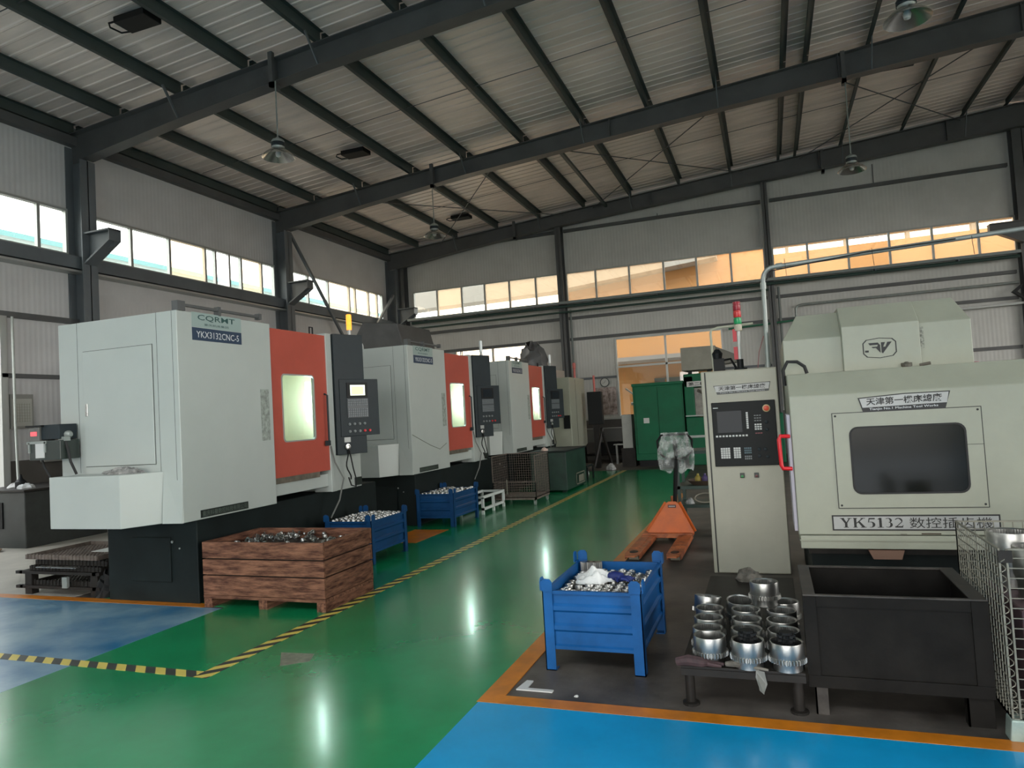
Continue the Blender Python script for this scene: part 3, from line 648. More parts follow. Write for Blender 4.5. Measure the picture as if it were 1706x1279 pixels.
part(tk, 'wire_guard', MB().box(-3.85, -3.845, 14.1, 14.8, .08, .1).box(-3.85, -3.845, 14.1, 14.8, .3, .32).box(-3.85, -3.845, 14.1, 14.12, .08, .32).box(-3.85, -3.845, 14.78, 14.8, .08, .32).box(-3.85, -3.845, 14.3, 14.7, .12, .26), wire_m)
for x_ in (-4.5, -3.95):
    for y_ in (13.55, 14.9): part(tk, 'foot', MB().box(x_-.04, x_+.04, y_-.04, y_+.04, 0, .04), black)
single('tank_wrapper', 'small crumpled pink wrapper on the lid of the green-black tank', 'wrapper', crumple((-4.35, 13.6, .83), .08, .07, seed=12, n=9), mat('pinkish_wrap', (.55, .42, .36), .7))

# ============================================================ BINS
def build_bin(x0, x1, y0, y1, m_, label, mouth='blue steel bin'):
    t = thing('steel_bin', label, 'bin', ((x0+x1)/2, (y0+y1)/2, 0), 'blue steel stacking bins')
    zb, zt = .13, .49; pw = .065
    def side(fn, u0, u1):   # corrugated side panel
        prof = [(.0, 0), (.0, .02)]
        mb = MB(); hs = [zb, zb+.02, zb+.03, zb+.105, zb+.12, zb+.145, zb+.16, zb+.225, zb+.24, zb+.265, zb+.28, zt-.025, zt-.02, zt]
        of = [.012, .012, 0, 0, .014, .014, 0, 0, .014, .014, 0, 0, .016, .016]
        o = len(mb.v); L = len(hs)
        for u in (u0, u1):
            for h_, q in zip(hs, of): mb.v.append(Vector(fn(u, h_, q)))
        for i in range(L-1): mb.f.append((i, i+1, L+i+1, L+i))
        o = len(mb.v)
        for u in (u0, u1):
            for h_ in (zb, zt): mb.v.append(Vector(fn(u, h_, -.006)))
        mb.f.append((o, o+2, o+3, o+1)); mb.f.append((0, L, o+2, o)); mb.f.append((L-1, o+1, o+3, 2*L-1))
        return mb
    part(t, 'side_panel', side(lambda u, v, q: (u, y0+.02-q, v), x0+.03, x1-.03), m_)
    part(t, 'side_panel', side(lambda u, v, q: (u, y1-.02+q, v), x0+.03, x1-.03), m_)
    part(t, 'side_panel', side(lambda u, v, q: (x0+.02-q, u, v), y0+.03, y1-.03), m_)
    part(t, 'side_panel', side(lambda u, v, q: (x1-.02+q, u, v), y0+.03, y1-.03), m_)
    part(t, 'bottom', MB().box(x0+.02, x1-.02, y0+.02, y1-.02, zb, zb+.01), m_)
    for (cx, sx) in ((x0, 1), (x1, -1)):
        for (cy, sy) in ((y0, 1), (y1, -1)):
            mb = MB()
            mb.box(min(cx, cx+sx*pw), max(cx, cx+sx*pw), min(cy, cy+sy*.006), max(cy, cy+sy*.006), 0, .50)
            mb.box(min(cx, cx+sx*.006), max(cx, cx+sx*.006), min(cy, cy+sy*pw), max(cy, cy+sy*pw), 0, .50)
            mb.box(min(cx, cx+sx*pw), max(cx, cx+sx*pw), min(cy, cy+sy*pw), max(cy, cy+sy*pw), 0, .006)
            part(t, 'leg', mb, m_)
            ear = MB(); q = [(0, .49), (.07, .49), (.07, .545), (.055, .565), (.02, .565), (0, .55)]
            ear.prism([(cx+sx*u, v) for u, v in q], lambda u, v, w_: (u, w_, v), cy-sy*.014, cy-sy*.006)
            ear.prism([(cy+sy*u, v) for u, v in q], lambda u, v, w_: (w_, u, v), cx-sx*.014, cx-sx*.006)
            part(t, 'stacking_ear', ear, m_)
    return t
def ring(name, c, r, h, label, group, seed=0, m_=None, tilt=None, n=14):
    mb = MB(); mb.lathe(c, [(r*.55, 0), (r, 0), (r, h*.75), (r*.9, h), (r*.6, h), (r*.55, h*.9)], n, loop=True, M=tilt)
    return single(name, label, 'part', mb, m_ or brush, group, smooth=True)
_proto = {}
def scatter_rings(x0, x1, y0, y1, z, nx, ny, r, label, group, seed, skip=.0, h=.03):
    R_ = random.Random(seed); first = None
    for i in range(nx):
        for j in range(ny):
            if R_.random() < skip: continue
            x = x0+(x1-x0)*(i+.5)/nx+R_.uniform(-.003, .003); y_ = y0+(y1-y0)*(j+.5)/ny+R_.uniform(-.003, .003)
            if first is None: first = ring('gear_blank', (x, y_, z), r, h, label, group); continue
            o = first.copy(); C.objects.link(o); o.location = (x, y_, z + R_.choice([0, 0, .004, .008])); o.rotation_euler = (R_.uniform(-.08, .08), R_.uniform(-.08, .08), R_.uniform(0, 6))
bin1 = build_bin(-1.42, -.80, 4.22, 5.10, blue, 'bright blue steel bin in the foreground, holding small gears and a white cloth')
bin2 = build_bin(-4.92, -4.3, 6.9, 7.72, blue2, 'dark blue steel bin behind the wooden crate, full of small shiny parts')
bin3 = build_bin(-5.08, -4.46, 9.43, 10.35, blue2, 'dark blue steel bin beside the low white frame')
for (bx0, bx1, by0, by1, lab, g, sd, sk) in ((-1.39, -.83, 4.25, 5.07, 'small shiny gear blank lying in the bright blue foreground bin', 'gear blanks in the foreground bin', 3, .06),
        (-4.89, -4.33, 6.93, 7.69, 'small shiny gear blank lying in the dark blue bin behind the crate', 'gear blanks in the second bin', 4, .08), (-5.05, -4.49, 9.46, 10.32, 'small shiny gear blank lying in the dark blue bin by the white frame', 'gear blanks in the third bin', 5, .3)):
    part({3: bin1, 4: bin2, 5: bin3}[sd], 'packed_layer', MB().box(bx0+.01, bx1-.01, by0+.01, by1-.01, .14, .405+(.06 if sd > 3 else 0)), dsteel, label='dark oily parts packed below the top layer')
    scatter_rings(bx0+.01, bx1-.01, by0+.01, by1-.01, .407+(.06 if sd > 3 else 0), 8, 11, .032, lab, g, sd, sk, h=.032)
# white cloth and blue glove on the foreground bin
def draped(c, rx, ry, h, seed, nx=22, ny=16, m_=None, name='', label='', cat=''):
    R_ = random.Random(seed); ph = [R_.uniform(0, 6) for _ in range(8)]; mb = MB()
    def H(u, v):
        e = max(0, 1-(u*u+v*v)); s_ = .5*math.sin(5*u+ph[0]+2*v)+.35*math.sin(8*v+ph[1]-3*u)+.25*math.sin(13*u+7*v+ph[2])
        return h*(e**.6)*(.55+.45*s_)
    for sgn in (0, -.006):
        for i in range(nx+1):
            for j in range(ny+1):
                u = -1+2*i/nx; v = -1+2*j/ny
                rr = math.hypot(u, v); mm = max(abs(u), abs(v))
                f = mm/rr if rr > 1e-6 else 1
                ang = math.atan2(v, u); edge = 1+.18*math.sin(3*ang+ph[3])+.12*math.sin(5*ang+ph[4])
                x = u*f*rx*edge; y_ = v*f*ry*edge
                mb.v.append(Vector((c[0]+x, c[1]+y_, c[2]+max(0, H(u*f, v*f))+sgn+.006)))
    N = (nx+1)*(ny+1)
    for i in range(nx):
        for j in range(ny):
            q = i*(ny+1)+j; mb.f.append((q, q+ny+1, q+ny+2, q+1)); mb.f.append((N+q, N+q+1, N+q+ny+2, N+q+ny+1))
    return single(name, label, cat, mb, m_, smooth=True)
draped((-1.20, 4.72, .442), .14, .12, .09, 4, m_=cloth_w, name='white_cloth', label='white cotton cloth bunched on the gears in the blue bin', cat='cloth')
gl_ = thing('work_glove', 'blue and white rubber-coated work glove beside the white cloth in the blue bin', 'glove', (-1.04, 4.70, .442))
def finger(p0, p1, r): return MB().tube([p0, tuple((Vector(p0)+Vector(p1))/2+Vector((0, 0, .006))), p1], [r, r*.95, r*.6], 8)
part(gl_, 'palm', MB().tube([(-1.10, 4.74, .462), (-1.06, 4.72, .472), (-1.01, 4.70, .468)], [.03, .036, .03], 10), glove_b, smooth=True)
for k in range(4): part(gl_, 'finger', finger((-1.01, 4.675+.018*k, .464), (-.95+.008*k, 4.65+.026*k, .455), .011), glove_b, smooth=True)
part(gl_, 'thumb', finger((-1.05, 4.70, .464), (-1.03, 4.645, .455), .012), glove_b, smooth=True)
part(gl_, 'cuff', MB().tube([(-1.10, 4.74, .462), (-1.14, 4.76, .462)], [.03, .034], 10), cloth_w, smooth=True)
gb = thing('splined_gear_stack', 'short splined steel sleeve standing in the back left corner of the blue bin', 'part', (-1.30, 5.0, .41))
for k in range(3):
    mb = MB(); n = 28
    for i in range(n): mb.box(0, 0, 0, 0, 0, 0) if False else None
    pr = []; mb.prism([((.036 if i % 2 else .031)*math.cos(2*PI*i/40)-1.345+.045*k, (.036 if i % 2 else .031)*math.sin(2*PI*i/40)+5.02) for i in range(40)], lambda u, v, w_: (u, v, w_), .44, .50)
    part(gb, 'splined_sleeve', mb, brush)

# wooden crate
cr_ = thing('wooden_crate', 'reddish-brown slatted wooden crate of metal scrap standing on the hazard tape line', 'crate', (-4.3, 5.5, 0))
x0, x1, y0, y1 = -5.0, -3.68, 5.12, 5.9
for (za, zb) in ((.448, .595), (.30, .436), (.115, .288)):
    part(cr_, 'plank', MB().box(x0, x1, y0, y0+.025, za, zb), wood, bevel=.003); part(cr_, 'plank', MB().box(x0, x1, y1-.025, y1, za, zb), wood)
    part(cr_, 'plank', MB().box(x1-.028, x1-.002, y0+.026, y1-.026, za, zb), wood_y, bevel=.003); part(cr_, 'plank', MB().box(x0+.002, x0+.028, y0+.026, y1-.026, za, zb), wood_y)
part(cr_, 'bottom_board', MB().box(x0, x1, y0, y1, .085, .112), wood)
for xx in (x0+.045, (x0+x1)/2, x1-.045): part(cr_, 'skid', MB().box(xx-.045, xx+.045, y0+.005, y1-.005, .0, .085), wood_y)
part(cr_, 'skirt_board', MB().prism([(y0+.01, .0), (y0+.06, 0), (y1-.09, .04), (y1-.02, .11), (y0+.01, .11)], lambda u, v, t: (t, u, v), x1-.03, x1-.004), wood_y)
part(cr_, 'scrap_fill', MB().box(x0+.03, x1-.03, y0+.03, y1-.03, .12, .5), dsteel, label='dark layer of oily scrap')
R_ = random.Random(11)
first = None
for i in range(110):
    x = R_.uniform(x0+.08, x1-.07); y_ = R_.uniform(y0+.06, y1-.06); z = .50 + .03*R_.random() + .04*max(0, 1-abs(x+4.5)/.5)
    if first is None: first = ring('metal_offcut', (x, y_, z), .02, .022, 'small shiny turned offcut in the wooden crate', 'offcuts in the wooden crate', n=10); continue
    o = first.copy(); C.objects.link(o); o.location = (x, y_, z); o.rotation_euler = (R_.uniform(-.9, .9), R_.uniform(-.9, .9), R_.uniform(0, 6)); s_ = R_.uniform(.6, 1.3); o.scale = (s_, s_, s_)
sw = MB()
for i in range(26):
    x = R_.uniform(-4.72, -4.3); y_ = R_.uniform(5.35, 5.6); q = R_.uniform(0, 6); L = R_.uniform(.04, .12)
    sw.tube([(x, y_, .55), (x+L*math.cos(q)*.5, y_+L*math.sin(q)*.5, .6+R_.uniform(-.02, .03)), (x+L*math.cos(q), y_+L*math.sin(q), .56)], .003, 4)
single('metal_swarf', 'tangle of thin grey swarf on top of the crate scrap', 'swarf', sw, mat('swarf', (.12, .12, .11), .4, metal=.7), kind='stuff')

# low white frame
wfm = thing('low_white_frame', 'low white rectangular steel frame between the dark blue bin and the cage trolley', 'frame', (-4.5, 11.1, 0))
wh = mat('white_frame_paint', (.60, .64, .62), .5)
for yy in (10.62, 11.08, 11.56):
    for xx in ((-4.5, -4.9) if yy != 11.08 else (-4.5,)): part(wfm, 'post', MB().box(xx-.02, xx+.02, yy-.02, yy+.02, .0, .28), wh)
for xx in (-4.5, -4.9):
    part(wfm, 'top_rail', MB().box(xx-.02, xx+.02, 10.6, 11.58, .26, .30), wh); part(wfm, 'bottom_rail', MB().box(xx-.02, xx+.02, 10.6, 11.58, .07, .11), wh)
for yy in (10.62, 11.56): part(wfm, 'cross_rail', MB().box(-4.9, -4.5, yy-.018, yy+.018, .262, .298), wh)

# ---- wire cages
def wire_panel(fn, u0, u1, v0, v1, du, dv_, r=.0025, edge=.005):
    mb = MB(); u = u0
    while u <= u1+1e-6: mb.bar(fn(u, v0), fn(u, v1), r*2, r*2); u += du
    v = v0
    while v <= v1+1e-6: mb.bar(fn(u0, v), fn(u1, v), r*2, r*2); v += dv_
    for (p, q) in (((u0, v0), (u1, v0)), ((u1, v0), (u1, v1)), ((u1, v1), (u0, v1)), ((u0, v1), (u0, v0))): mb.bar(fn(*p), fn(*q), edge*2, edge*2)
    return mb
def cage(name, label, x0, x1, y0, y1, z0, z1, m_, cell, low_front=None, r=.0025):
    t = thing(name, label, 'cage', ((x0+x1)/2, (y0+y1)/2, 0), 'wire mesh cage trolleys')
    part(t, 'mesh_side', wire_panel(lambda u, v: Vector((x0, u, v)), y0, y1, z0, z1, cell, cell, r), m_)
    part(t, 'mesh_side', wire_panel(lambda u, v: Vector((x1, u, v)), y0, y1, z0, z1, cell, cell, r), m_)
    part(t, 'mesh_back', wire_panel(lambda u, v: Vector((u, y1, v)), x0, x1, z0, z1, cell, cell, r), m_)
    part(t, 'mesh_front', wire_panel(lambda u, v: Vector((u, y0, v)), x0, x1, z0, low_front or z1, cell, cell, r), m_)
    part(t, 'mesh_floor', wire_panel(lambda u, v: Vector((u, v, z0)), x0, x1, y0, y1, cell, cell, r), m_)
    part(t, 'base_frame', MB().box(x0, x1, y0, y0+.03, z0-.04, z0).box(x0, x1, y1-.03, y1, z0-.04, z0).box(x0, x0+.03, y0, y1, z0-.04, z0).box(x1-.03, x1, y0, y1, z0-.04, z0), m_)
    for xx in (x0+.04, x1-.04):
        for yy in (y0+.05, y1-.05):
            mb = MB(); mb.tube([(xx-.014, yy, .04), (xx+.014, yy, .04)], .04, 14); mb.box(xx-.022, xx-.018, yy-.02, yy+.02, .03, z0-.04); mb.box(xx+.018, xx+.022, yy-.02, yy+.02, .03, z0-.04)
            part(t, 'caster', mb, galv)
    return t
cg = cage('wire_cage_trolley', 'rusty wire cage trolley in front of the third white machine, with a lowered front', -4.72, -3.92, 11.65, 12.45, .14, .87, rust_wire, .045, low_front=.42, r=.002)
part(cg, 'lock_bar', MB().bar((-4.45, 11.64, .2), (-4.45, 11.64, .46), .02, .01), wire_m)
cg2 = thing('wire_basket', 'zinc wire mesh basket at the right edge, holding tall gear rings', 'cage', (1.35, 4.2, 0), 'wire mesh cage trolleys')
xa, xb, ya, yb, za, zt = .93, 1.75, 3.78, 4.56, .10, .86
part(cg2, 'mesh_side', wire_panel(lambda u, v: Vector((xa, u, v)), ya, yb, za, zt, .045, .045, .002, .004), wire_m)
part(cg2, 'mesh_side', wire_panel(lambda u, v: Vector((xb, u, v)), ya, yb, za, zt, .045, .045, .002, .004), wire_m)
part(cg2, 'mesh_back', wire_panel(lambda u, v: Vector((u, yb, v)), xa, xb, za, zt, .045, .045, .002, .004), wire_m)
part(cg2, 'mesh_front', wire_panel(lambda u, v: Vector((u, ya, v)), xa+.03, xb, za, zt, .09, .045, .002, .004), wire_m)
part(cg2, 'mesh_floor', wire_panel(lambda u, v: Vector((u, v, za)), xa, xb, ya, yb, .045, .045, .002, .004), wire_m)
part(cg2, 'spiral_hinge', MB().tube([(xa+.012*math.cos(i*PI/3)+.01, ya+.012*math.sin(i*PI/3), za+.02+i*.0078) for i in range(93)], .0025, 4), wire_m)
part(cg2, 'latch_plate', MB().box(xa-.006, xa+.05, ya-.008, ya, zt-.06, zt-.005), dsteel)
part(cg2, 'support_post', MB().tube([(xa+.12, ya-.02, .1), (xa+.10, ya-.02, .72)], .007, 6), wire_m)
for xx in (xa+.03, xb-.03):
    for yy in (ya+.03, yb-.03): part(cg2, 'foot', MB().prism([(xx-.05, 0), (xx+.05, 0), (xx+.04, .10), (xx-.04, .10)], lambda u, v, t: (u, t, v), yy-.045, yy+.045), mat('pale_green_foot', (.30, .38, .34), .4, metal=.3, var=.2, scale=12), bevel=.008)

# ---- toothed ring gears
def gear_mesh(c, r, h, teeth=44, flange=True):
    mb = MB(); c = Vector(c); n = 88
    zf0, zf1 = h*.30, h*.46
    prof_out = [(r*.86, 0), (r*.86, zf0-.002), (r, zf1+.002), (r, h-.004), (r*.985, h)]
    prof_in = [(r*.90, h), (r*.86, h-.006), (r*.86, h*.55), (r*.72, h*.5), (r*.72, 0)]
    def ringv(rad, z, amp=0.):
        o = len(mb.v)
        for k in range(n):
            a = 2*PI*k/n; rr = rad - (amp if k % 2 else 0); mb.v.append(c+Vector((rr*math.cos(a), rr*math.sin(a), z)))
        return o
    rows = [ringv(p, z) for p, z in prof_out] + [ringv(r*.93, h), ringv(r*.88, h-.006, r*.03), ringv(r*.88, h*.55, r*.03), ringv(r*.74, h*.5), ringv(r*.74, 0)]
    rows.append(rows[0])
    for a_, b_ in zip(rows, rows[1:]):
        for k in range(n): mb.f.append((a_+k, a_+(k+1)%n, b_+(k+1)%n, b_+k))
    fl_ = MB(); R1 = r*1.13; tooth = []
    m_ = teeth*4
    for k in range(m_):
        a = 2*PI*k/m_; q = k % 4; rr = R1 if q in (0, 1) else R1*.86
        tooth.append((rr*math.cos(a), rr*math.sin(a)))
    inn = [(r*.85*math.cos(2*PI*k/m_), r*.85*math.sin(2*PI*k/m_)) for k in range(m_)]
    fl_.frame(tooth, inn, lambda u, v, w_: c+Vector((u, v, w_)), zf0, zf1)
    return mb, fl_
def ring_gear(name, c, r, h, label, group, teeth=34, rot=0):
    t = thing(name, label, 'gear', c, group)
    b_, f_ = gear_mesh(c, r, h, teeth)
    part(t, 'sleeve', b_, brush, smooth=True); part(t, 'toothed_flange', f_, brush)
    return t
# ============================================================ RIGHT SIDE
# low black table with ring gears
tb = thing('low_steel_table', 'low black steel table on round legs holding ring gears, left of the black tub', 'table', (-.22, 4.8, 0))
part(tb, 'table_top', MB().box(-.54, .075, 3.84, 5.86, .205, .22), dsteel, bevel=.003)
part(tb, 'edge_rail', MB().box(-.54, .075, 3.84, 3.87, .17, .205).box(-.538, -.51, 3.871, 5.858, .171, .205).box(.045, .073, 3.871, 5.858, .171, .205), dsteel)
for xx in (-.505, .035):
    for yy in (3.90, 5.8):
        l_ = part(tb, 'leg', MB().tube([(xx, yy, .012), (xx, yy, .205)], .026, 12), dsteel, smooth=True)
        part(l_, 'foot_pad', MB().lathe((xx, yy, 0), [(.045, 0), (.045, .012), (.02, .018)], 14), dsteel)
GP = [(-.47, 4.68, 'left column, rearmost and leaning back'), (-.43, 4.46, 'left column, fourth from the front'), (-.42, 4.265, 'left column, third from the front'), (-.41, 4.07, 'left column, second from the front'), (-.39, 3.87+.06, 'left column, frontmost'),
      (-.27, 4.68, 'middle column, rearmost and leaning forward'), (-.22, 4.46, 'middle column, fourth from the front'), (-.21, 4.27, 'middle column, third from the front'), (-.205, 4.08, 'middle column, second from the front'), (-.195, 3.895, 'middle column, frontmost, with a black hub inside'),
      (.0, 4.66, 'right column, rearmost'), (-.02, 4.46, 'right column, fourth from the front'), (-.02, 4.27, 'right column, third from the front'), (-.015, 4.08, 'right column, second from the front'), (-.01+.005, 3.895, 'right column, frontmost, with a black hub inside')]
g0 = ring_gear('ring_gear', (GP[0][0], GP[0][1], .22), .083, .14, 'polished ring gear on the low table, '+GP[0][2], 'ring gears on the low table')
for i, (gx, gy, lab) in enumerate(GP[1:]):
    o = dup(g0, (gx, gy, .22), 'polished ring gear on the low table, '+lab, rotz=i*.37)
    if i == 4: o.rotation_euler = (.16, 0, .4)
g0.rotation_euler = (-.14, .1, .1); g0.location.z = .228
single('paper_scrap', 'tiny white paper scrap on the concrete in front of the blue bin', 'scrap', crumple((-1.13, 3.86, 0), .012, .008, seed=91, n=7), paper)
dup(g0, (-.11, 4.56, .362), 'polished ring gear stacked on top of the others, standing highest on the low table', rotz=.5)
for (gx, gy, lab) in ((-.195, 3.895, 'black toothed hub standing inside the front middle ring gear'), (-.005, 3.895, 'black toothed hub standing inside the front right ring gear')):
    mb = MB()
    for lv in range(9):
        mb.prism([((.047 if i % 2 else .036)*math.cos(2*PI*i/24+lv*.13), (.047 if i % 2 else .036)*math.sin(2*PI*i/24+lv*.13)) for i in range(24)], lambda u, v, w_, gx=gx, gy=gy: (gx+u, gy+v, w_), .222+lv*.02, .222+lv*.02+.013)
    mb.lathe((gx, gy, .222), [(.034, 0), (.034, .185)], 12)
    single('toothed_hub', lab, 'hub', mb, black)
single('oily_rag', 'crumpled oily rag on the back of the low table below the cream cabinet', 'rag', crumple((-.24, 5.74, .22), .1, .09, seed=21, n=14), dirty)
single('work_glove', 'dirty brownish-pink glove lying on the front left corner of the low table', 'glove', MB().tube([(-.56, 3.85, .235), (-.50, 3.84, .25), (-.43, 3.85, .24), (-.38, 3.86, .235)], [.022, .03, .026, .012], 9).tube([(-.40, 3.83, .24), (-.33, 3.83, .232)], [.012, .008], 7).tube([(-.40, 3.86, .24), (-.32, 3.86, .232)], [.012, .008], 7).tube([(-.40, 3.89, .24), (-.34, 3.89, .232)], [.012, .008], 7), mat('dirty_glove', (.05, .028, .03), .8, var=.4, scale=18), smooth=True)
single('dirty_cloth', 'second dark dirty glove beside the brownish-pink glove on the table edge', 'glove', MB().tube([(-.31, 3.86, .235), (-.25, 3.85, .245), (-.2, 3.86, .235)], [.012, .02, .01], 8).tube([(-.22, 3.84, .24), (-.10, 3.83, .228)], [.012, .006], 7), dirty, smooth=True)
single('hanging_plastic_scrap', 'torn clear plastic scrap hanging from the front edge of the low table', 'plastic', MB().add([(-.16, 3.835, .225), (-.135, 3.83, .22), (-.12, 3.825, .17), (-.128, 3.80, .115), (-.15, 3.81, .13), (-.155, 3.82, .19)], [(0, 1, 2, 5), (5, 2, 3, 4)]).add([(-.16, 3.831, .225), (-.12, 3.826, .22), (-.11, 3.821, .16), (-.13, 3.816, .11), (-.155, 3.824, .15), (-.165, 3.826, .19)], [(0, 5, 2, 1), (5, 4, 3, 2)]), mat('plastic_scrap', (.13, .135, .12), .35))
# black steel tub on legs
bn = thing('black_steel_tub', 'large black welded steel tub on legs in front of the cream shaping machine', 'tub', (.49, 4.2, 0))
bx0, bx1, by0, by1, bz0, bz1 = .088, .895, 3.88, 4.56, .15, .595
tub = mat('black_tub_steel', (.010, .009, .0078), .65, metal=.0, spec=.12, var=.35, scale=5, bump=.1)
part(bn, 'wall_panel', MB().box(bx0+.02, bx1-.02, by0+.012, by0+.02, bz0, bz1), tub); part(bn, 'wall_panel', MB().box(bx0+.02, bx1-.02, by1-.02, by1-.012, bz0, bz1), tub)
part(bn, 'wall_panel', MB().box(bx0+.012, bx0+.02, by0+.02, by1-.02, bz0, bz1), tub); part(bn, 'wall_panel', MB().box(bx1-.02, bx1-.012, by0+.02, by1-.02, bz0, bz1), tub)
part(bn, 'bottom', MB().box(bx0+.02, bx1-.02, by0+.02, by1-.02, bz0, bz0+.01), tub)
rim = mat('worn_rim_steel', (.05, .045, .04), .55, metal=.0, spec=.25, var=.4, scale=8)
part(bn, 'rim', MB().frame([(bx0, by0), (bx1, by0), (bx1, by1), (bx0, by1)], [(bx0+.06, by0+.022), (bx1-.07, by0+.022), (bx1-.07, by1-.03), (bx0+.06, by1-.03)], lambda u, v, w_: (u, v, w_), bz1, bz1+.008), rim, bevel=.002)
part(bn, 'rim_skirt', MB().box(bx0+.061, bx1-.071, by0+.001, by0+.01, bz1-.05, bz1-.001), tub)
part(bn, 'lower_rail', MB().box(bx0, bx1, by0, by0+.012, bz0-.01, bz0+.05), tub, bevel=.002)
part(bn, 'corner_angle', MB().box(bx0, bx0+.06, by0-.003, by0+.009, bz0+.052, bz1-.001), tub); part(bn, 'corner_angle', MB().box(bx1-.07, bx1, by0-.003, by0+.009, bz0+.052, bz1-.001), tub)
for (lx0, lx1, ly) in ((.115, .175, 3.90), (.78, .89, 3.90), (.115, .175, 4.5), (.78, .89, 4.5)):
    part(bn, 'leg', MB().box(lx0, lx1, ly, ly+.01, 0, bz0).box(lx0, lx0+.008, ly, ly+.06, 0, bz0), tub if lx0 > .5 else rim)
# big gear rings inside the wire basket
for (gx, gy, gz, gh, lab) in ((1.135, 4.38, .56, .26, 'tall polished gear ring in the wire basket, farther one'), (1.175, 4.12, .56, .23, 'tall polished gear ring in the wire basket, nearer one')):
    t = thing('tall_gear_ring', lab, 'gear', (gx, gy, gz), 'tall gear rings in the wire basket')
    b_, f_ = gear_mesh((gx, gy, gz), .105, gh+.02, 44); part(t, 'sleeve', b_, brush, smooth=True)
single('basket_crate', 'rusty dark box under the gear rings inside the wire basket', 'box', MB().box(1.03, 1.6, 3.9, 4.5, .104, .555), mat('purple_rust', (.07, .04, .045), .6, var=.4, scale=8), bevel=.01)

# cream control cabinet
cc = thing('control_cabinet', 'tall cream control cabinet with black operator panel and red emergency button', 'cabinet', (-.25, 7.1, 0))
part(cc, 'cabinet_body', MB().box(-.60, .08, 6.91, 7.42, .0, 1.90), cream2, bevel=.008)
part(cc, 'front_door', MB().box(-.555, .075, 6.895, 6.912, .01, 1.89), cream2, bevel=.004)
part(cc, 'door_gap', MB().box(-.568, -.557, 6.903, 6.912, .01, 1.89), ink)
yp = 6.895
op = part(cc, 'operator_panel', MB().box(-.52, .045, yp-.025, yp, 1.0, 1.6), mat('panel_black', (.010, .012, .012), .5, spec=.2), bevel=.006)
part(op, 'panel_screen', MB().box(-.475, -.255, yp-.028, yp-.025, 1.315, 1.515), screen_off)
def keys(par, nm, x0_, z0_, nx, nz, dx, dz, w_, h_, m_):
    mb = MB()
    for i in range(nx):
        for j in range(nz): mb.box(x0_+i*dx, x0_+i*dx+w_, yp-.031, yp-.025, z0_+j*dz, z0_+j*dz+h_)
    return part(par, nm, mb, m_, kind='stuff')
keys(op, 'soft_keys', -.495, 1.275, 10, 1, .0295, .02, .019, .016, key_w)
keys(op, 'side_keys', -.215, 1.345, 1, 8, .02, .0195, .018, .016, key_w)
keys(op, 'letter_keys', -.46, 1.075, 4, 5, .0215, .0205, .018, .017, key_w)
keys(op, 'number_keys', -.345, 1.075, 3, 5, .0215, .0205, .018, .017, key_w)
keys(op, 'function_keys', -.145, 1.41, 3, 3, .022, .024, .016, .009, key_g)
keys(op, 'mode_keys', -.145, 1.33, 3, 3, .022, .021, .017, .014, key_w)
keys(op, 'cursor_keys', -.25, 1.115, 4, 3, .0165, .021, .012, .014, mat('blue_grey_keys', (.10, .17, .20), .5))
keys(op, 'lower_keys', -.25, 1.06, 4, 2, .0165, .021, .012, .014, key_g)
keys(op, 'start_keys', -.143, 1.295, 3, 1, .022, .02, .018, .008, mat('pinkish_keys', (.30, .08, .09), .5))
part(op, 'maker_mark', MB().box(-.505, -.46, yp-.027, yp-.025, 1.545, 1.553), key_w)
Rx = Matrix.Rotation(PI/2, 3, 'X')
es = part(op, 'emergency_stop_ring', MB().lathe((-.033, yp-.025, 1.525), [(.034, 0), (.034, .008), (.026, .01)], 20, M=Rx), mat('yellow_ring', (.62, .48, .25), .5), smooth=True, label='yellow ring of the emergency button')
part(es, 'emergency_button', MB().lathe((-.033, yp-.033, 1.525), [(.014, 0), (.014, .015), (.025, .02), (.024, .032), (.0, .036)], 18, M=Rx), mat('red_orange_button', (.65, .06, .015), .35), smooth=True)
for (kx, kz) in ((-.04, 1.40), (-.04, 1.33), (-.12, 1.15), (-.065, 1.15), (-.12, 1.09), (-.05, 1.08)):
    part(op, 'selector_knob', MB().lathe((kx, yp-.025, kz), [(.016, 0), (.015, .015), (.008, .018)], 12, M=Rx), dark, smooth=True)
for (kx, lab, c_) in ((-.285, 'green-tagged door lock', (.02, .25, .06)), (-.16, 'dark red-tagged door lock', (.12, .02, .02))):
    lk = part(cc, 'door_lock', MB().box(kx-.02, kx+.02, yp-.02, yp, .89, .935), plate_k, bevel=.003, label=lab)
    part(lk, 'lock_barrel', MB().lathe((kx, yp-.02, .905), [(.012, 0), (.012, .006), (.0, .008)], 12, M=Rx), mat('lock_%d' % int(-kx*1000), c_, .4))
sg = part(cc, 'maker_sign', MB().prism([(-.49, 1.76), (-.235, 1.765), (.02, 1.77), (.0, 1.685), (-.46, 1.675)], lambda u, v, w_: (u, w_, v), yp-.004, yp), plate_k)
part(sg, 'sign_face', MB().prism([(-.483, 1.755), (-.235, 1.759), (.013, 1.763), (-.0, 1.705), (-.468, 1.698)], lambda u, v, w_: (u, w_, v), yp-.006, yp-.004), silver)
text(sg, 'sign_lettering', '天津第一機床總廠', (-.445, yp-.0065, 1.709), (1, 0, .012), (0, 0, 1), .42, .042, ink, bold=.018)
text(sg, 'english_lettering', 'Tianjin No.1 Machine Tool Works', (-.435, yp-.0065, 1.682), (1, 0, .012), (0, 0, 1), .40, .012, ink_w, bold=.0)
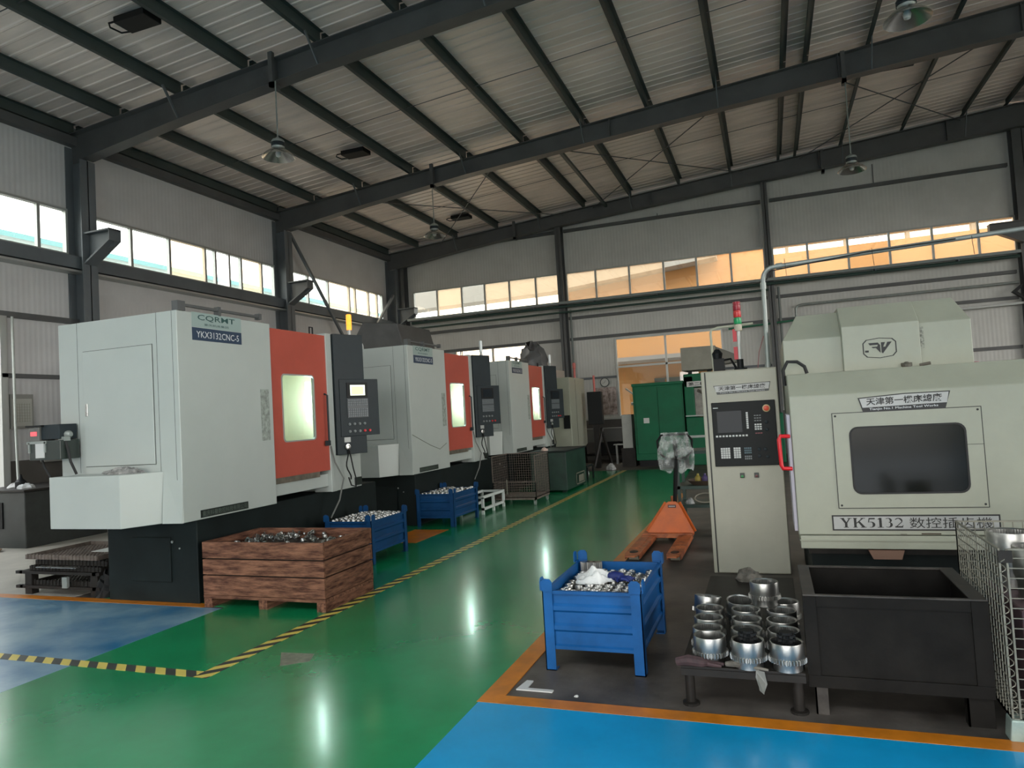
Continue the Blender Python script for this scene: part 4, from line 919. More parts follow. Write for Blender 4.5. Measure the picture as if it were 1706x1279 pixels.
# signal tower on the cabinet
tw = thing('signal_tower', 'red and green signal tower on a white pole on the cream control cabinet', 'lamp', (-.235, 7.0, 1.9))
part(tw, 'mount', MB().lathe((-.235, 7.0, 1.9), [(.06, 0), (.06, .015), (.03, .02), (.03, .1)], 14), black, smooth=True)
part(tw, 'pole', MB().tube([(-.235, 7.0, 2.0), (-.232, 7.0, 2.27)], .016, 10), mat('white_pole', (.6, .6, .56), .4), smooth=True)
for (z, m_, nm) in ((2.27, mat('beige_module', (.5, .46, .36), .5), 'base_module'), (2.335, mat('green_lens', (.01, .30, .10), .3), 'green_lens'), (2.40, mat('red_lens', (.55, .03, .03), .3), 'red_lens'), (2.465, mat('dark_red_lens', (.30, .012, .025), .3), 'top_lens')):
    part(tw, nm, MB().lathe((-.232, 7.0, z), [(.034, 0), (.036, .004), (.036, .05), (.032, .055), (.032, .062)], 16), m_, smooth=True)
part(tw, 'top_cap', MB().lathe((-.232, 7.0, 2.527), [(.036, 0), (.034, .02), (.0, .028)], 16), mat('dark_red_lens', (.3, .012, .025), .3), smooth=True)
for z in (2.17, 2.0): part(tw, 'warning_tag', MB().box(-.285, -.25, 6.985, 7.0, z, z+.12), mat('red_tag', (.55, .04, .05), .5))
# conduit pipe rising from the cabinet and running right
cp = thing('conduit_pipe', 'galvanised conduit rising from the cream cabinet and bending right across the windows', 'pipe', (0.01, 7.2, 1.9))
part(cp, 'pipe_run', MB().tube([(.01, 7.0, 1.9), (.02, 7.0, 2.70)] + [(.12-.10*math.cos(q), 7.0, 2.72+.12*math.sin(q)) for q in [i*PI/12 for i in range(1, 7)]] + [(2.6, 7.0, 2.93)], .021, 10), galv, smooth=True)
for q_ in ([(.008, 7.0, 1.9), (.01, 7.0, 1.95)], [(.018, 7.0, 2.64), (.02, 7.0, 2.70)], [(.14, 7.0, 2.843), (.2, 7.0, 2.845)]): part(cp, 'coupling', MB().tube(q_, .027, 10), galv, smooth=True)
part(cp, 'slack_cable', MB().tube([(.05, 6.97, 2.72), (.10, 6.97, 2.80), (.5, 6.97, 2.835), (.9, 6.97, 2.87), (1.6, 6.97, 2.89)], .006, 6), rubber, smooth=True)
for xx in (.22, .95, 1.72): part(cp, 'cable_tie', MB().bar((xx, 6.97, 2.9), (xx+.01, 6.97, 2.74), .004, .004), rubber)
single('cabinet_top_gear', 'black cable gland and valve on top of the cream cabinet at its left', 'fitting', MB().box(-.48, -.38, 6.98, 7.1, 1.9, 2.02).lathe((-.44, 7.0, 2.02), [(.04, 0), (.05, .05), (.02, .09)], 10).tube([(-.40, 7.0, 2.0), (-.32, 7.0, 2.01), (-.28, 7.0, 1.93), (-.27, 7.0, 1.905)], .012, 6), black, smooth=False)
single('small_conduit', 'thin cream conduit with a bend at the left side of the cream cabinet', 'pipe', MB().tube([(-.50, 7.3, 1.9), (-.51, 7.3, 2.30), (-.50, 7.3, 2.33), (-.44, 7.3, 2.35), (-.10, 7.3, 2.36)], .012, 8), mat('cream_pipe', (.45, .46, .36), .5), smooth=True)
single('side_cable', 'thin pinkish cable looping up from the cream cabinet top to the conduit', 'cable', MB().tube([(-.08, 6.98, 1.905), (-.06, 6.98, 2.05), (-.01, 6.98, 2.2)], .004, 5), mat('pink_cable', (.3, .12, .12), .5), smooth=True)

# cream gear shaping machine
ym = 5.6
gm = thing('gear_shaping_machine', 'big cream machine with dark rounded window and silver model plate at the right', 'machine', (.95, 6.4, 0))
part(gm, 'front_hood', MB().prism([(ym, .595), (ym, 1.61), (ym+.16, 1.78), (7.5, 1.78), (7.5, .595)], lambda u, v, t: (t, u, v), .135, 1.70), cream, bevel=.008)
part(gm, 'lower_rail', MB().box(.145, 1.70, ym+.005, ym+.3, .495, .59), cream, bevel=.004)
part(gm, 'rail_step', MB().box(.140, 1.70, ym-.006, ym+.3, .553, .560), cream)
part(gm, 'base', MB().box(.22, 1.8, ym+.25, 7.6, 0, .595), base_m)
part(gm, 'base_shelf', MB().box(.2, 1.7, ym+.1, ym+.3, .44, .495), dsteel)
part(gm, 'side_liner', MB().box(.11, .133, ym+.02, ym+.5, .62, 1.48), mat('lilac_liner', (.42, .40, .46), .5), bevel=.003)
hd = part(gm, 'side_handle', MB().tube([(.12, ym+.02, 1.32), (.055, ym-.01, 1.325), (.045, ym-.01, 1.30), (.05, ym-.01, 1.11), (.06, ym-.01, 1.085), (.12, ym+.02, 1.08)], .015, 10), safety_red, smooth=True)
fY = lambda u, v, w_: (u, w_, v)
gl0 = rrect(.52, 1.25, .885, 1.37, .06, 5)
wp = part(gm, 'window_panel', MB().frame([[(1.345, 1.47), (.42, 1.47), (.42, .79), (1.345, .79)][i//6] for i in range(24)], gl0, fY, ym-.006, ym), cream)
part(gm, 'panel_seam', MB().frame([(.415, .785), (1.35, .785), (1.35, 1.475), (.415, 1.475)], [(.42, .79), (1.345, .79), (1.345, 1.47), (.42, 1.47)], fY, ym-.0065, ym), ink)
part(wp, 'window_gasket', MB().frame(gl0, rrect(.532, 1.238, .897, 1.358, .052, 5), fY, ym-.009, ym+.0), rubber)
part(wp, 'pane', MB().prism(rrect(.532, 1.238, .897, 1.358, .052, 5), fY, ym-.005, ym-.003), mat('dark_window_glass', (.008, .009, .008), .12, spec=.18))
for (sx_, sz_) in ((.438, 1.452), (1.327, 1.452), (.438, .808), (1.327, .808)): part(wp, 'panel_screw', MB().lathe((sx_, ym-.006, sz_), [(.008, 0), (.007, .003), (.0, .004)], 8, M=Rx), ink)
part(gm, 'scratch', MB().box(1.245, 1.35, ym-.008, ym-.006, 1.215, 1.218), ink)
sg = part(gm, 'maker_sign', MB().prism([(.595, 1.575), (.885, 1.592), (1.175, 1.592), (1.14, 1.475), (.625, 1.465)], fY, ym-.005, ym), ink, label='trapezoid maker sign')
part(sg, 'sign_face', MB().prism([(.605, 1.568), (.885, 1.585), (1.165, 1.585), (1.15, 1.512), (.622, 1.503)], fY, ym-.007, ym-.005), silver)
text(sg, 'sign_lettering', '天津第一機床總廠', (.648, ym-.0075, 1.517), (1, 0, .015), (0, 0, 1), .475, .054, ink, bold=.018)
text(sg, 'english_lettering', 'Tianjin No.1 Machine Tool Works', (.665, ym-.0075, 1.478), (1, 0, .012), (0, 0, 1), .43, .020, ink_w, bold=.0)
sp_ = part(gm, 'model_plate', MB().box(.365, 1.405, ym-.005, ym, .628, .738), ink, label='silver model plate with black frame')
part(sp_, 'plate_face', MB().box(.375, 1.395, ym-.007, ym-.005, .638, .728), silver)
# serif lettering drawn as outlines (unit height 1)
def serif_text(par, s, x, z, h, m_):
    def B(x0, x1, z0, z1): return [(x0, z0), (x1, z0), (x1, z1), (x0, z1)]
    def arc(cx, cz, rx, rz, a0, a1, t0, t1, n=10):
        o_ = []; i_ = []
        for k in range(n+1):
            f = k/n; a = math.radians(a0+(a1-a0)*f); t = t0+(t1-t0)*math.sin(PI*f)
            o_.append((cx+rx*math.cos(a), cz+rz*math.sin(a))); i_.append((cx+(rx-t)*math.cos(a), cz+(rz-t*.6)*math.sin(a)))
        return [[o_[k], o_[k+1], i_[k+1], i_[k]] for k in range(n)]
    G = {'Y': (.80, [B(.02,.30,.94,1), B(.50,.78,.94,1), B(.24,.56,0,.06), B(.32,.48,0,.48), [(.08,.97),(.26,.97),(.48,.44),(.32,.44)], [(.60,.97),(.68,.97),(.46,.44),(.38,.44)]]),
         'K': (.86, [B(.02,.30,.94,1), B(.02,.30,0,.06), B(.08,.24,0,1), B(.50,.80,.94,1), B(.50,.86,0,.06), [(.60,.97),(.70,.97),(.26,.42),(.22,.48)], [(.34,.56),(.46,.64),(.80,.03),(.60,.03)]]),
         '5': (.60, [B(.14,.52,.86,1), [(.14,1),(.20,1),(.15,.56),(.08,.52)]] + arc(.27,.31,.26,.31,118,-118,.05,.17)),
         '1': (.46, [B(.16,.32,.03,1), B(.05,.43,0,.06), [(.05,.84),(.18,1),(.20,1),(.20,.86)]]),
         '3': (.60, arc(.26,.75,.22,.25,140,-80,.05,.14) + arc(.26,.29,.26,.29,88,-135,.05,.16)),
         '2': (.60, arc(.27,.72,.24,.28,160,-30,.05,.16) + [[(.46,.62),(.50,.58),(.18,.14),(.04,.04)], B(.04,.52,0,.14), [(.46,.14),(.52,.14),(.56,.26),(.52,.24)]])}
    mb = MB()
    for ch in s:
        wd, ps = G[ch]
        for p in ps: mb.prism([(x+u*h*1.5, z+v*h) for u, v in p], fY, ym-.0085, ym-.007)
        x += wd*h*1.55
    part(par, 'model_lettering', mb, m_); return x
xe = serif_text(sp_, 'YK5132', .415, .650, .068, ink)
text(sp_, 'chinese_lettering', '数控插齿機', (.86, ym-.0078, .646), (1, 0, 0), (0, 0, 1), .50, .074, ink, bold=.0)
# top head housing
hy = 5.95
def head(name, x0, x1, x0t, x1t, zb, zf, zt, y0, yt):
    v = [(x0, y0, zb), (x1, y0, zb), (x1, 7.3, zb), (x0, 7.3, zb), (x0, y0, zf), (x1, y0, zf), (x1, 7.3, zf), (x0, 7.3, zf), (x0t, yt, zt), (x1t, yt, zt), (x1t, 7.2, zt), (x0t, 7.2, zt)]
    f = [(0, 3, 2, 1), (0, 1, 5, 4), (1, 2, 6, 5), (2, 3, 7, 6), (3, 0, 4, 7), (4, 5, 9, 8), (5, 6, 10, 9), (6, 7, 11, 10), (7, 4, 8, 11), (8, 9, 10, 11)]
    return part(gm, name, MB().add(v, f), cream, bevel=.006)
head('head_left', .13, .56, .25, .56, 1.78, 2.06, 2.27, hy+.06, hy+.25)
part(gm, 'head_centre', MB().prism([(hy, 1.78), (hy, 2.125), (hy+.22, 2.30), (7.3, 2.30), (7.3, 1.78)], lambda u, v, t: (t, u, v), .555, 1.085), cream, bevel=.006)
head('head_right', 1.085, 1.43, 1.085, 1.36, 1.78, 2.11, 2.30, hy+.05, hy+.24)
part(gm, 'vent_slot', MB().box(1.093, 1.118, hy+.045, hy+.052, 1.92, 2.08), mat('vent_grey', (.22, .23, .19), .6, var=.5, scale=60))
em = part(gm, 'emblem_ring', MB().frame(*[[(.81+u*s_, 1.945+v*s_) for u, v in ((-.115,-.04),(-.09,-.068),(0,-.08),(.09,-.068),(.115,-.04),(.115,.04),(.09,.066),(0,.076),(-.09,.066),(-.115,.04))] for s_ in (1, .93)], fY, hy-.002, hy), ink, label='black octagonal emblem outline')
part(em, 'emblem_mark', MB().prism([(.735, 1.985), (.80, 1.985), (.815, 1.965), (.815, 1.905), (.785, 1.945), (.765, 1.945), (.755, 1.955), (.795, 1.955), (.80, 1.968), (.745, 1.968)], fY, hy-.003, hy).prism([(.822, 1.985), (.85, 1.985), (.835, 1.95), (.85, 1.95), (.865, 1.985), (.895, 1.985), (.83, 1.90), (.822, 1.91)], fY, hy-.003, hy).box(.71, .735, hy-.003, hy, 1.915, 1.93), ink)
part(gm, 'grease_nipple', MB().tube([(.93, ym+.25, 1.80), (1.0, ym+.25, 1.80)], .014, 8).tube([(1.05, ym+.25, 1.79), (1.12, ym+.25, 1.80)], .011, 8).lathe((.96, ym+.22, 1.78), [(.03, 0), (.035, .02), (.01, .04)], 9), mat('dirty_fitting', (.10, .09, .07), .6), smooth=True)
part(gm, 'black_hose', MB().tube([(.12, 5.85, 1.70), (.115, 5.85, 1.82), (.15, 5.85, 1.885), (.22, 5.85, 1.88), (.27, 5.85, 1.84), (.285, 5.85, 1.785)], .013, 8), rubber, smooth=True)
part(gm, 'rust_mark', MB().box(.93, 1.05, ym-.0015, ym, .601, .610).box(.80, .84, ym-.0015, ym, .601, .604), mat('rust_mark', (.06, .045, .03), .8))
part(gm, 'red_cap', MB().lathe((1.62, 6.9, 1.78), [(.06, 0), (.06, .04), (.0, .045)], 14), mat('dark_red_cap', (.15, .01, .015), .4))
single('terracotta_pan', 'brownish drip pan tucked under the big cream machine above the black tub', 'pan', MB().prism([(.62, .42), (.80, .42), (.82, .485), (.59, .485)], fY, 5.62, 5.75), mat('brown_pan', (.16, .09, .06), .6))

# pallet jack
pj = thing('pallet_truck', 'orange hand pallet truck with plastic-wrapped handle in the aisle', 'pallet truck', (-1.2, 8.3, 0))
for (fx0, fx1) in ((-1.53, -1.37), (-1.10, -.95)):
    fk = MB(); fk.prism([(fx0+.03, 7.2), (fx1-.03, 7.2), (fx1, 7.32), (fx1, 8.5), (fx0, 8.5), (fx0, 7.32)], lambda u, v, t: (u, v, t), .07, .085)
    fk.box(fx0, fx0+.01, 7.32, 8.5, .03, .07); fk.box(fx1-.01, fx1, 7.32, 8.5, .03, .07); fk.box((fx0+fx1)/2-.025, (fx0+fx1)/2+.025, 7.6, 8.5, .085, .091)
    f_ = part(pj, 'fork', fk, orange_w, bevel=.002)
    part(f_, 'roller_opening', MB().prism([((fx0+fx1)/2+.045*math.cos(q)*1.0, 7.42+.07*math.sin(q)) for q in [i*PI/8 for i in range(16)]], lambda u, v, t: (u, v, t), .0852, .087), black)
    part(f_, 'load_roller', MB().tube([(fx0+.03, 7.42, .035), (fx1-.03, 7.42, .035)], .035, 12), mat('nylon', (.3, .28, .22), .5), smooth=True)
part(pj, 'cross_frame', MB().box(-1.53, -.95, 8.4, 8.62, .05, .10), orange_w, bevel=.004)
bd = part(pj, 'shield', MB().prism([(-1.49, .085), (-.93, .085), (-.935, .105), (-1.10, .43), (-1.13, .455), (-1.22, .455), (-1.25, .43), (-1.475, .105)], lambda u, v, t: (u, t+.18*(v-.085), v), 8.48, 8.495), orange, bevel=.003)
part(bd, 'shield_flange', MB().bar((-.935, 8.53, .10), (-1.105, 8.59, .435), .012, .06).bar((-1.48, 8.53, .10), (-1.245, 8.59, .435), .012, .06), orange)
lb = part(bd, 'shield_label', MB().box(-1.225, -1.13, 8.528, 8.533, .385, .42), mat('dark_label', (.05, .012, .015), .5))
part(lb, 'label_mark', MB().box(-1.215, -1.14, 8.526, 8.528, .395, .408), mat('label_grey', (.35, .32, .3), .6))
part(pj, 'hydraulic_pump', MB().lathe((-1.18, 8.72, .08), [(.06, 0), (.06, .25), (.035, .27), (.03, .42)], 14), orange_w, smooth=True)
for xx in (-1.26, -1.12): part(pj, 'steer_wheel', MB().tube([(xx, 8.72, .09), (xx+.045, 8.72, .09)], .09, 18), mat('nylon', (.3, .28, .22), .5), smooth=True)
part(pj, 'handle_shaft', MB().tube([(-1.16, 8.70, .42), (-1.10, 8.62, 1.0), (-1.10, 8.60, 1.18)], .026, 10), black, smooth=True)
part(pj, 'handle_loop', MB().tube([(-1.10, 8.60, .96), (-1.22, 8.6, .97), (-1.30, 8.6, 1.04), (-1.31, 8.6, 1.18), (-1.26, 8.6, 1.245), (-1.10, 8.6, 1.25), (-.95, 8.6, 1.245), (-.90, 8.6, 1.18), (-.91, 8.6, 1.04), (-.98, 8.6, .97), (-1.10, 8.60, .96)], .014, 8), black, smooth=True)
# clear plastic bag over the handle
film = bpy.data.materials.new('clear_plastic_film'); film.use_nodes = True; t = film.node_tree
for n in list(t.nodes): t.nodes.remove(n)
o_ = t.nodes.new('ShaderNodeOutputMaterial'); tr = t.nodes.new('ShaderNodeBsdfTransparent'); tr.inputs[0].default_value = (.93, .95, .95, 1)
pb = t.nodes.new('ShaderNodeBsdfPrincipled'); pb.inputs['Base Color'].default_value = (.75, .78, .76, 1); pb.inputs['Roughness'].default_value = .18
mx = t.nodes.new('ShaderNodeMixShader'); nz = t.nodes.new('ShaderNodeTexNoise'); nz.inputs['Scale'].default_value = 9; nz.inputs['Detail'].default_value = 8
rp = t.nodes.new('ShaderNodeValToRGB'); rp.color_ramp.elements[0].position = .42; rp.color_ramp.elements[0].color = (.07, .07, .07, 1); rp.color_ramp.elements[1].position = .66; rp.color_ramp.elements[1].color = (.55, .55, .55, 1)
tcn = t.nodes.new('ShaderNodeTexCoord'); t.links.new(tcn.outputs['Object'], nz.inputs['Vector']); t.links.new(nz.outputs['Fac'], rp.inputs[0]); t.links.new(rp.outputs[0], mx.inputs[0])
bp = t.nodes.new('ShaderNodeBump'); bp.inputs['Strength'].default_value = 1.; bp.inputs['Distance'].default_value = .03; t.links.new(nz.outputs['Fac'], bp.inputs['Height']); t.links.new(bp.outputs[0], pb.inputs['Normal'])
t.links.new(tr.outputs[0], mx.inputs[1]); t.links.new(pb.outputs[0], mx.inputs[2]); t.links.new(mx.outputs[0], o_.inputs[0])
R_ = random.Random(31); mb = MB(); nx, nz_ = 26, 14
def edgeb(f):  # bottom outline of the bag, two lobes
    return .86 + .06*abs(math.sin(f*PI*2+.3))**.5*(-1) + .02*math.sin(f*17)
for sgn in (-1, 1):
    for i in range(nx+1):
        f = i/nx; zb = edgeb(f) + (.16 if abs(f-.52) < .05 else 0)
        for j in range(nz_+1):
            g = j/nz_; z = zb+(1.275-zb)*g; taper = .30 + .24*min(1, (g+.35))**1.0
            xw = (f-.5)*2*(.165+.055*math.sin(PI*min(1, g+.15))); thick = .045*(1-(2*f-1)**4)*(1-.85*max(0, g-.8)/.2)+.006
            mb.v.append(Vector((-1.10+xw+R_.uniform(-.004, .004), 8.6+sgn*thick+R_.uniform(-.012, .012), z+R_.uniform(-.004, .004))))
N = (nx+1)*(nz_+1)
for s_ in (0, N):
    for i in range(nx):
        for j in range(nz_):
            q = s_+i*(nz_+1)+j; mb.f.append((q, q+nz_+1, q+nz_+2, q+1))
single('plastic_bag', 'clear crumpled plastic bag wrapped over the pallet truck handle', 'bag', mb, film, smooth=True)

# shelf with odds and ends behind the cabinet
sh = thing('tool_shelf', 'dark green steel shelf with hoses and rags between pallet truck and cream cabinet', 'shelf', (-.9, 9.5, 0))
gsh = mat('dark_green_shelf', (.02, .05, .04), .5, var=.3)
for z in (.31, .55, 1.0): part(sh, 'shelf_board', MB().box(-1.2, -.62, 9.3, 9.9, z-.04, z), gsh)
for xx in (-1.18, -.66):
    for yy in (9.32, 9.86): part(sh, 'post', MB().box(xx-.02, xx+.02, yy-.02, yy+.02, 0, 1.0), gsh)
bk = single('shallow_tub', 'dark tub of rags and bottles on the middle board of the green shelf', 'tub', MB().lathe((-.88, 9.5, .55), [(.14, 0), (.2, .06), (.21, .06), (.15, .0)], 18, loop=True), mat('brown_tub', (.10, .07, .05), .5), smooth=True)
for (ox, c_, lab) in ((-.95, (.35, .28, .06), 'small yellow bottle in the dark tub'), (-.86, (.09, .07, .18), 'small violet bottle in the dark tub'), (-.78, (.35, .10, .04), 'small orange bottle in the dark tub')):
    single('plastic_bottle', lab, 'bottle', MB().lathe((ox, 9.5, .56), [(.035, 0), (.04, .02), (.04, .08), (.015, .11), (.015, .13)], 10), mat('bottle_%d' % int(c_[2]*100), c_, .5), smooth=True)
single('hose_coil', 'pale hose coil on the lower board of the green shelf', 'hose', MB().tube([(-.87+.13*math.cos(q), 9.45+.13*math.sin(q)*.6, .33+.05*(1+math.sin(q))) for q in [i*PI/10 for i in range(0, 21)]], .008, 6), mat('pale_hose', (.35, .33, .27), .5), smooth=True)
single('grey_rag', 'light grey rag on the lower board of the green shelf', 'rag', crumple((-1.06, 9.42, .31), .06, .07, seed=41, n=10), mat('rag_light', (.35, .36, .35), .9, var=.4, scale=20))

# green machine group at the back
gc = thing('green_cabinet', 'green two-door electrical cabinet at the far end of the aisle', 'cabinet', (-2.8, 19.6, 0))
part(gc, 'cabinet_body', MB().box(-3.48, -2.14, 19.05, 20.2, .16, 2.16), green_m, bevel=.012)
part(gc, 'top_cap', MB().box(-3.50, -2.12, 19.03, 20.22, 2.16, 2.24), green_m, bevel=.012)
for (a_, b_) in ((-3.42, -2.83), (-2.81, -2.18)): part(gc, 'door', MB().box(a_, b_, 19.03, 19.05, .34, 2.12), green_m, bevel=.006)
part(gc, 'paper_label', MB().box(-3.22, -3.07, 19.02, 19.03, 1.16, 1.30), paper)
part(gc, 'plinth', MB().box(-3.4, -2.2, 19.1, 20.1, 0, .16), black)
gq = thing('green_machine', 'green machine tool with white name strip behind the cream cabinet', 'machine', (-1.4, 19.5, 0))
part(gq, 'bed', MB().box(-2.1, .3, 19.0, 20.6, 0, 1.25), green_m, bevel=.02)
part(gq, 'column', MB().box(-2.1, -1.85, 19.0, 20.4, 1.25, 2.35), green_m, bevel=.02)
part(gq, 'bridge', MB().box(-2.1, -.2, 19.0, 20.0, 2.05, 2.4), green_m, bevel=.02)
part(gq, 'glass_door', MB().box(-1.85, -1.1, 19.1, 19.14, 1.3, 2.02), mat('brownish_screen', (.09, .085, .06), .3, var=.6, scale=5))
part(gq, 'guide_rail', MB().box(-2.1, -.6, 18.96, 19.0, .72, .78).box(-2.1, -.6, 18.97, 19.0, 1.28, 1.31), galv)
ns = part(gq, 'name_strip', MB().box(-2.02, -1.2, 18.98, 19.0, 2.06, 2.2), paper)
text(ns, 'name_lettering', '第二機床廠', (-1.98, 18.978, 2.08), (1, 0, 0), (0, 0, 1), .74, .10, ink, bold=.02)
part(gq, 'motor_housing', MB().box(-2.15, -1.25, 19.2, 20.2, 2.5, 3.12), mat('grey_beige_paint', (.25, .245, .20), .5, var=.1), bevel=.015)
part(gq, 'duct_cone', MB().prism([(-1.25, 2.6), (-1.25, 3.1), (-.75, 2.85), (-.75, 2.65)], fY and (lambda u, v, t: (u, t, v)), 19.4, 20.0), mat('grey_beige_dark', (.16, .155, .13), .5), bevel=.01)
part(gq, 'coolant_pipe', MB().tube([(-1.75, 19.05, 1.95), (-1.65, 18.98, 1.9), (-1.55, 18.95, 1.82)], .04, 8), dirty)
part(gq, 'housing_support', MB().box(-2.0, -1.9, 19.3, 19.4, 2.4, 2.5).box(-1.5, -1.4, 19.3, 19.4, 2.4, 2.5), black)
single('white_heater_cabinet', 'narrow pale ribbed cabinet left of the green cabinet', 'cabinet', MB().box(-3.86, -3.58, 19.2, 19.6, .5, 1.42), mat('pale_cabinet', (.34, .35, .32), .5, var=.1), bevel=.01)
single('dark_stand', 'dark stand under the narrow pale cabinet', 'stand', MB().box(-3.9, -3.52, 19.15, 19.65, 0, .5), dsteel)
wb = thing('workbench', 'dark cluttered workbench below the foil poster', 'bench', (-4.6, 21.2, 0))
part(wb, 'bench_top', MB().box(-5.5, -3.7, 20.9, 21.8, .95, 1.02), mat('bench_grey', (.12, .12, .115), .5))
part(wb, 'apron', MB().box(-5.4, -3.8, 20.92, 20.95, .62, .95), mat('bench_panel', (.13, .13, .125), .5))
for xx in (-5.4, -3.8): part(wb, 'leg', MB().box(xx-.04, xx+.04, 20.95, 21.05, 0, .95), dsteel)
part(wb, 'lower_shelf', MB().box(-5.4, -3.8, 20.95, 21.7, .2, .25), dsteel)
single('wire_crate', 'black wire crate on the lower shelf of the workbench', 'crate', MB().box(-5.0, -4.4, 21.0, 21.4, .26, .6), black)
single('folding_stand', 'dark folding stand leaning beside the black cabinet at the back', 'stand', MB().bar((-4.55, 18.6, .05), (-4.3, 18.8, 1.1), .05, .05).bar((-4.05, 18.6, .05), (-4.35, 18.8, 1.1), .05, .05), dsteel)
for (x_, y_, sd, lab) in ((-4.05, 18.4, 51, 'light grey bundle on the floor by the workbench'), (-4.5, 17.2, 52, 'small grey bundle on the floor beside the far cream machine')):
    single('cloth_bundle', lab, 'bundle', crumple((x_, y_, 0), .14, .16, seed=sd, n=10), mat('rag_light', (.35, .36, .35), .9))
single('flat_bench', 'thin pale plank bench on the floor near the workbench', 'bench', MB().box(-4.3, -3.5, 20.0, 20.2, .55, .58).box(-4.25, -4.2, 20.05, 20.15, 0, .55).box(-3.6, -3.55, 20.05, 20.15, 0, .55), alu)
single('low_stool', 'low dark metal stool at the left edge of the aisle near the coolant tank', 'stool', MB().box(-4.4, -4.0, 15.6, 16.2, .3, .34).box(-4.02, -3.98, 15.6, 15.64, 0, .3).box(-4.02, -3.98, 16.16, 16.2, 0, .3).box(-4.4, -4.36, 15.6, 15.64, 0, .3), black)
ck = thing('wall_clock', 'round white wall clock on the back wall above the foil poster', 'clock', (-4.9, 22.08, 2.46))
part(ck, 'rim', MB().lathe((-4.9, 22.12, 2.46), [(.15, 0), (.15, .05), (.125, .055), (.125, .03)], 24, M=Rx), mat('clock_rim', (.07, .08, .08), .4), smooth=True)
part(ck, 'face', MB().lathe((-4.9, 22.09, 2.46), [(.125, 0), (.0, .002)], 24, M=Rx), mat('clock_face', (.62, .62, .58), .6))
part(ck, 'hands', MB().bar((-4.9, 22.07, 2.46), (-4.86, 22.07, 2.53), .012, .004).bar((-4.9, 22.07, 2.46), (-4.97, 22.07, 2.42), .012, .004), ink)
single('foil_poster', 'crumpled silvery-pink foil covered poster on the back wall below the clock', 'poster', MB().box(-5.22, -4.55, 22.085, 22.1, 1.42, 2.3), mat('pink_foil', (.32, .24, .21), .35, metal=.4, var=.5, scale=7, bump=1., bscale=9, col2=(.5, .42, .40)))
single('shelf_bracket_lamp', 'pale bent arm lamp in front of the lower back window', 'lamp', MB().tube([(-4.15, 21.6, 2.2), (-3.85, 21.6, 1.95), (-3.8, 21.6, 1.7)], .025, 8).tube([(-4.0, 21.6, 1.72), (-3.65, 21.6, 1.72)], .05, 8), mat('pale_arm', (.5, .5, .45), .4), smooth=True)

# ============================================================ lamps, floodlight boxes
shade_m = mat('spun_aluminium', (.58, .58, .55), .25, metal=.9)
for (lx, ly, lab) in ((-7.42, 9.6, 'bell-shaped high bay lamp hanging from the nearest rafter at left'), (-7.5, 15.6, 'bell-shaped high bay lamp hanging from the second rafter at left, before the back wall'), (1.9, 9.6, 'bell-shaped high bay lamp near the top right corner'), (1.89, 15.6, 'bell-shaped high bay lamp hanging at right above the back windows')):
    zt = 7.43 if lx < 0 else 8.0
    t = thing('high_bay_lamp', lab, 'lamp', (lx, ly, 6.2), 'high bay lamps')
    part(t, 'rod', MB().tube([(lx, ly, 6.45), (lx, ly, zt)], .012, 6), galv, smooth=True)
    part(t, 'ballast', MB().lathe((lx, ly, 6.27), [(.09, 0), (.105, .02), (.105, .13), (.09, .15), (.03, .18), (.02, .2)], 16), galv, smooth=True)
    part(t, 'cooling_fins', MB().lathe((lx, ly, 6.30), [(.11, 0), (.115, .005), (.11, .01), (.11, .03), (.115, .035), (.11, .04), (.11, .06), (.115, .065), (.11, .07)], 16, cap=False), dark)
    part(t, 'shade', MB().lathe((lx, ly, 6.05), [(.27, .07), (.265, .085), (.20, .15), (.12, .21), (.09, .23), (.085, .225), (.115, .20), (.195, .145), (.26, .08)], 28, loop=True), shade_m, smooth=True)
    part(t, 'bulb', MB().lathe((lx, ly, 6.12), [(.0, 0), (.04, .02), (.05, .07), (.03, .12)], 12), mat('frosted_bulb', (.7, .7, .66), .3), smooth=True)
for (cx, cy, lab) in ((-8.6, 7.93, 'flat black box with cable loop under the roof, nearest one at top left'), (-8.65, 14.0, 'flat black box with cable loop under the roof, middle one'), (-8.7, 20.1, 'flat black box with cable loop under the roof, farthest one at left'), (3.2, 17.3, 'flat black box under the roof at upper right')):
    z = zpur(cx)+.06; t = thing('roof_box', lab, 'box', (cx, cy, z), 'black boxes under the roof')
    part(t, 'box_body', MB().box(cx-.3, cx+.3, cy-.17, cy+.17, z, z+.1), black, bevel=.01)
    part(t, 'cable_loop', MB().tube([(cx-.28, cy-.12, z+.05), (cx-.42, cy-.14, z+.04), (cx-.5, cy-.05, z+.04), (cx-.46, cy+.12, z+.03), (cx-.3, cy+.17, z+.04)], .014, 6), black, smooth=True)
# ============================================================ pipes on the back wall
def pipe(lab, pts, r, m_, nm='wall_pipe', grp=None): return single(nm, lab, 'pipe', MB().tube(pts, r, 8), m_, grp, smooth=True)
pipe('thin galvanised pipe with a bend on the back wall above the cream machine', [(.9, 21.95, 3.6), (.9, 21.95, 4.2), (.95, 21.95, 4.27), (1.1, 21.95, 4.30), (6.4, 21.95, 4.32)], .035, galv)
pipe('pale thin pipe on the back wall right of the cream machine top', [(3.5, 21.9, 3.72), (6.5, 21.9, 3.76)], .035, mat('pale_pipe', (.6, .62, .6), .4))
pipe('green thin pipe on the back wall left of the cream machine top', [(-1.0, 21.9, 3.78), (.9, 21.9, 3.86)], .03, mat('green_pipe', (.03, .14, .08), .5))
pipe('upper dark service pipe running the length of the back wall under the windows', [(-11.5, 21.75, 4.98), (6.4, 21.75, 4.98)], .05, mat('dark_green_pipe', (.03, .06, .05), .5))
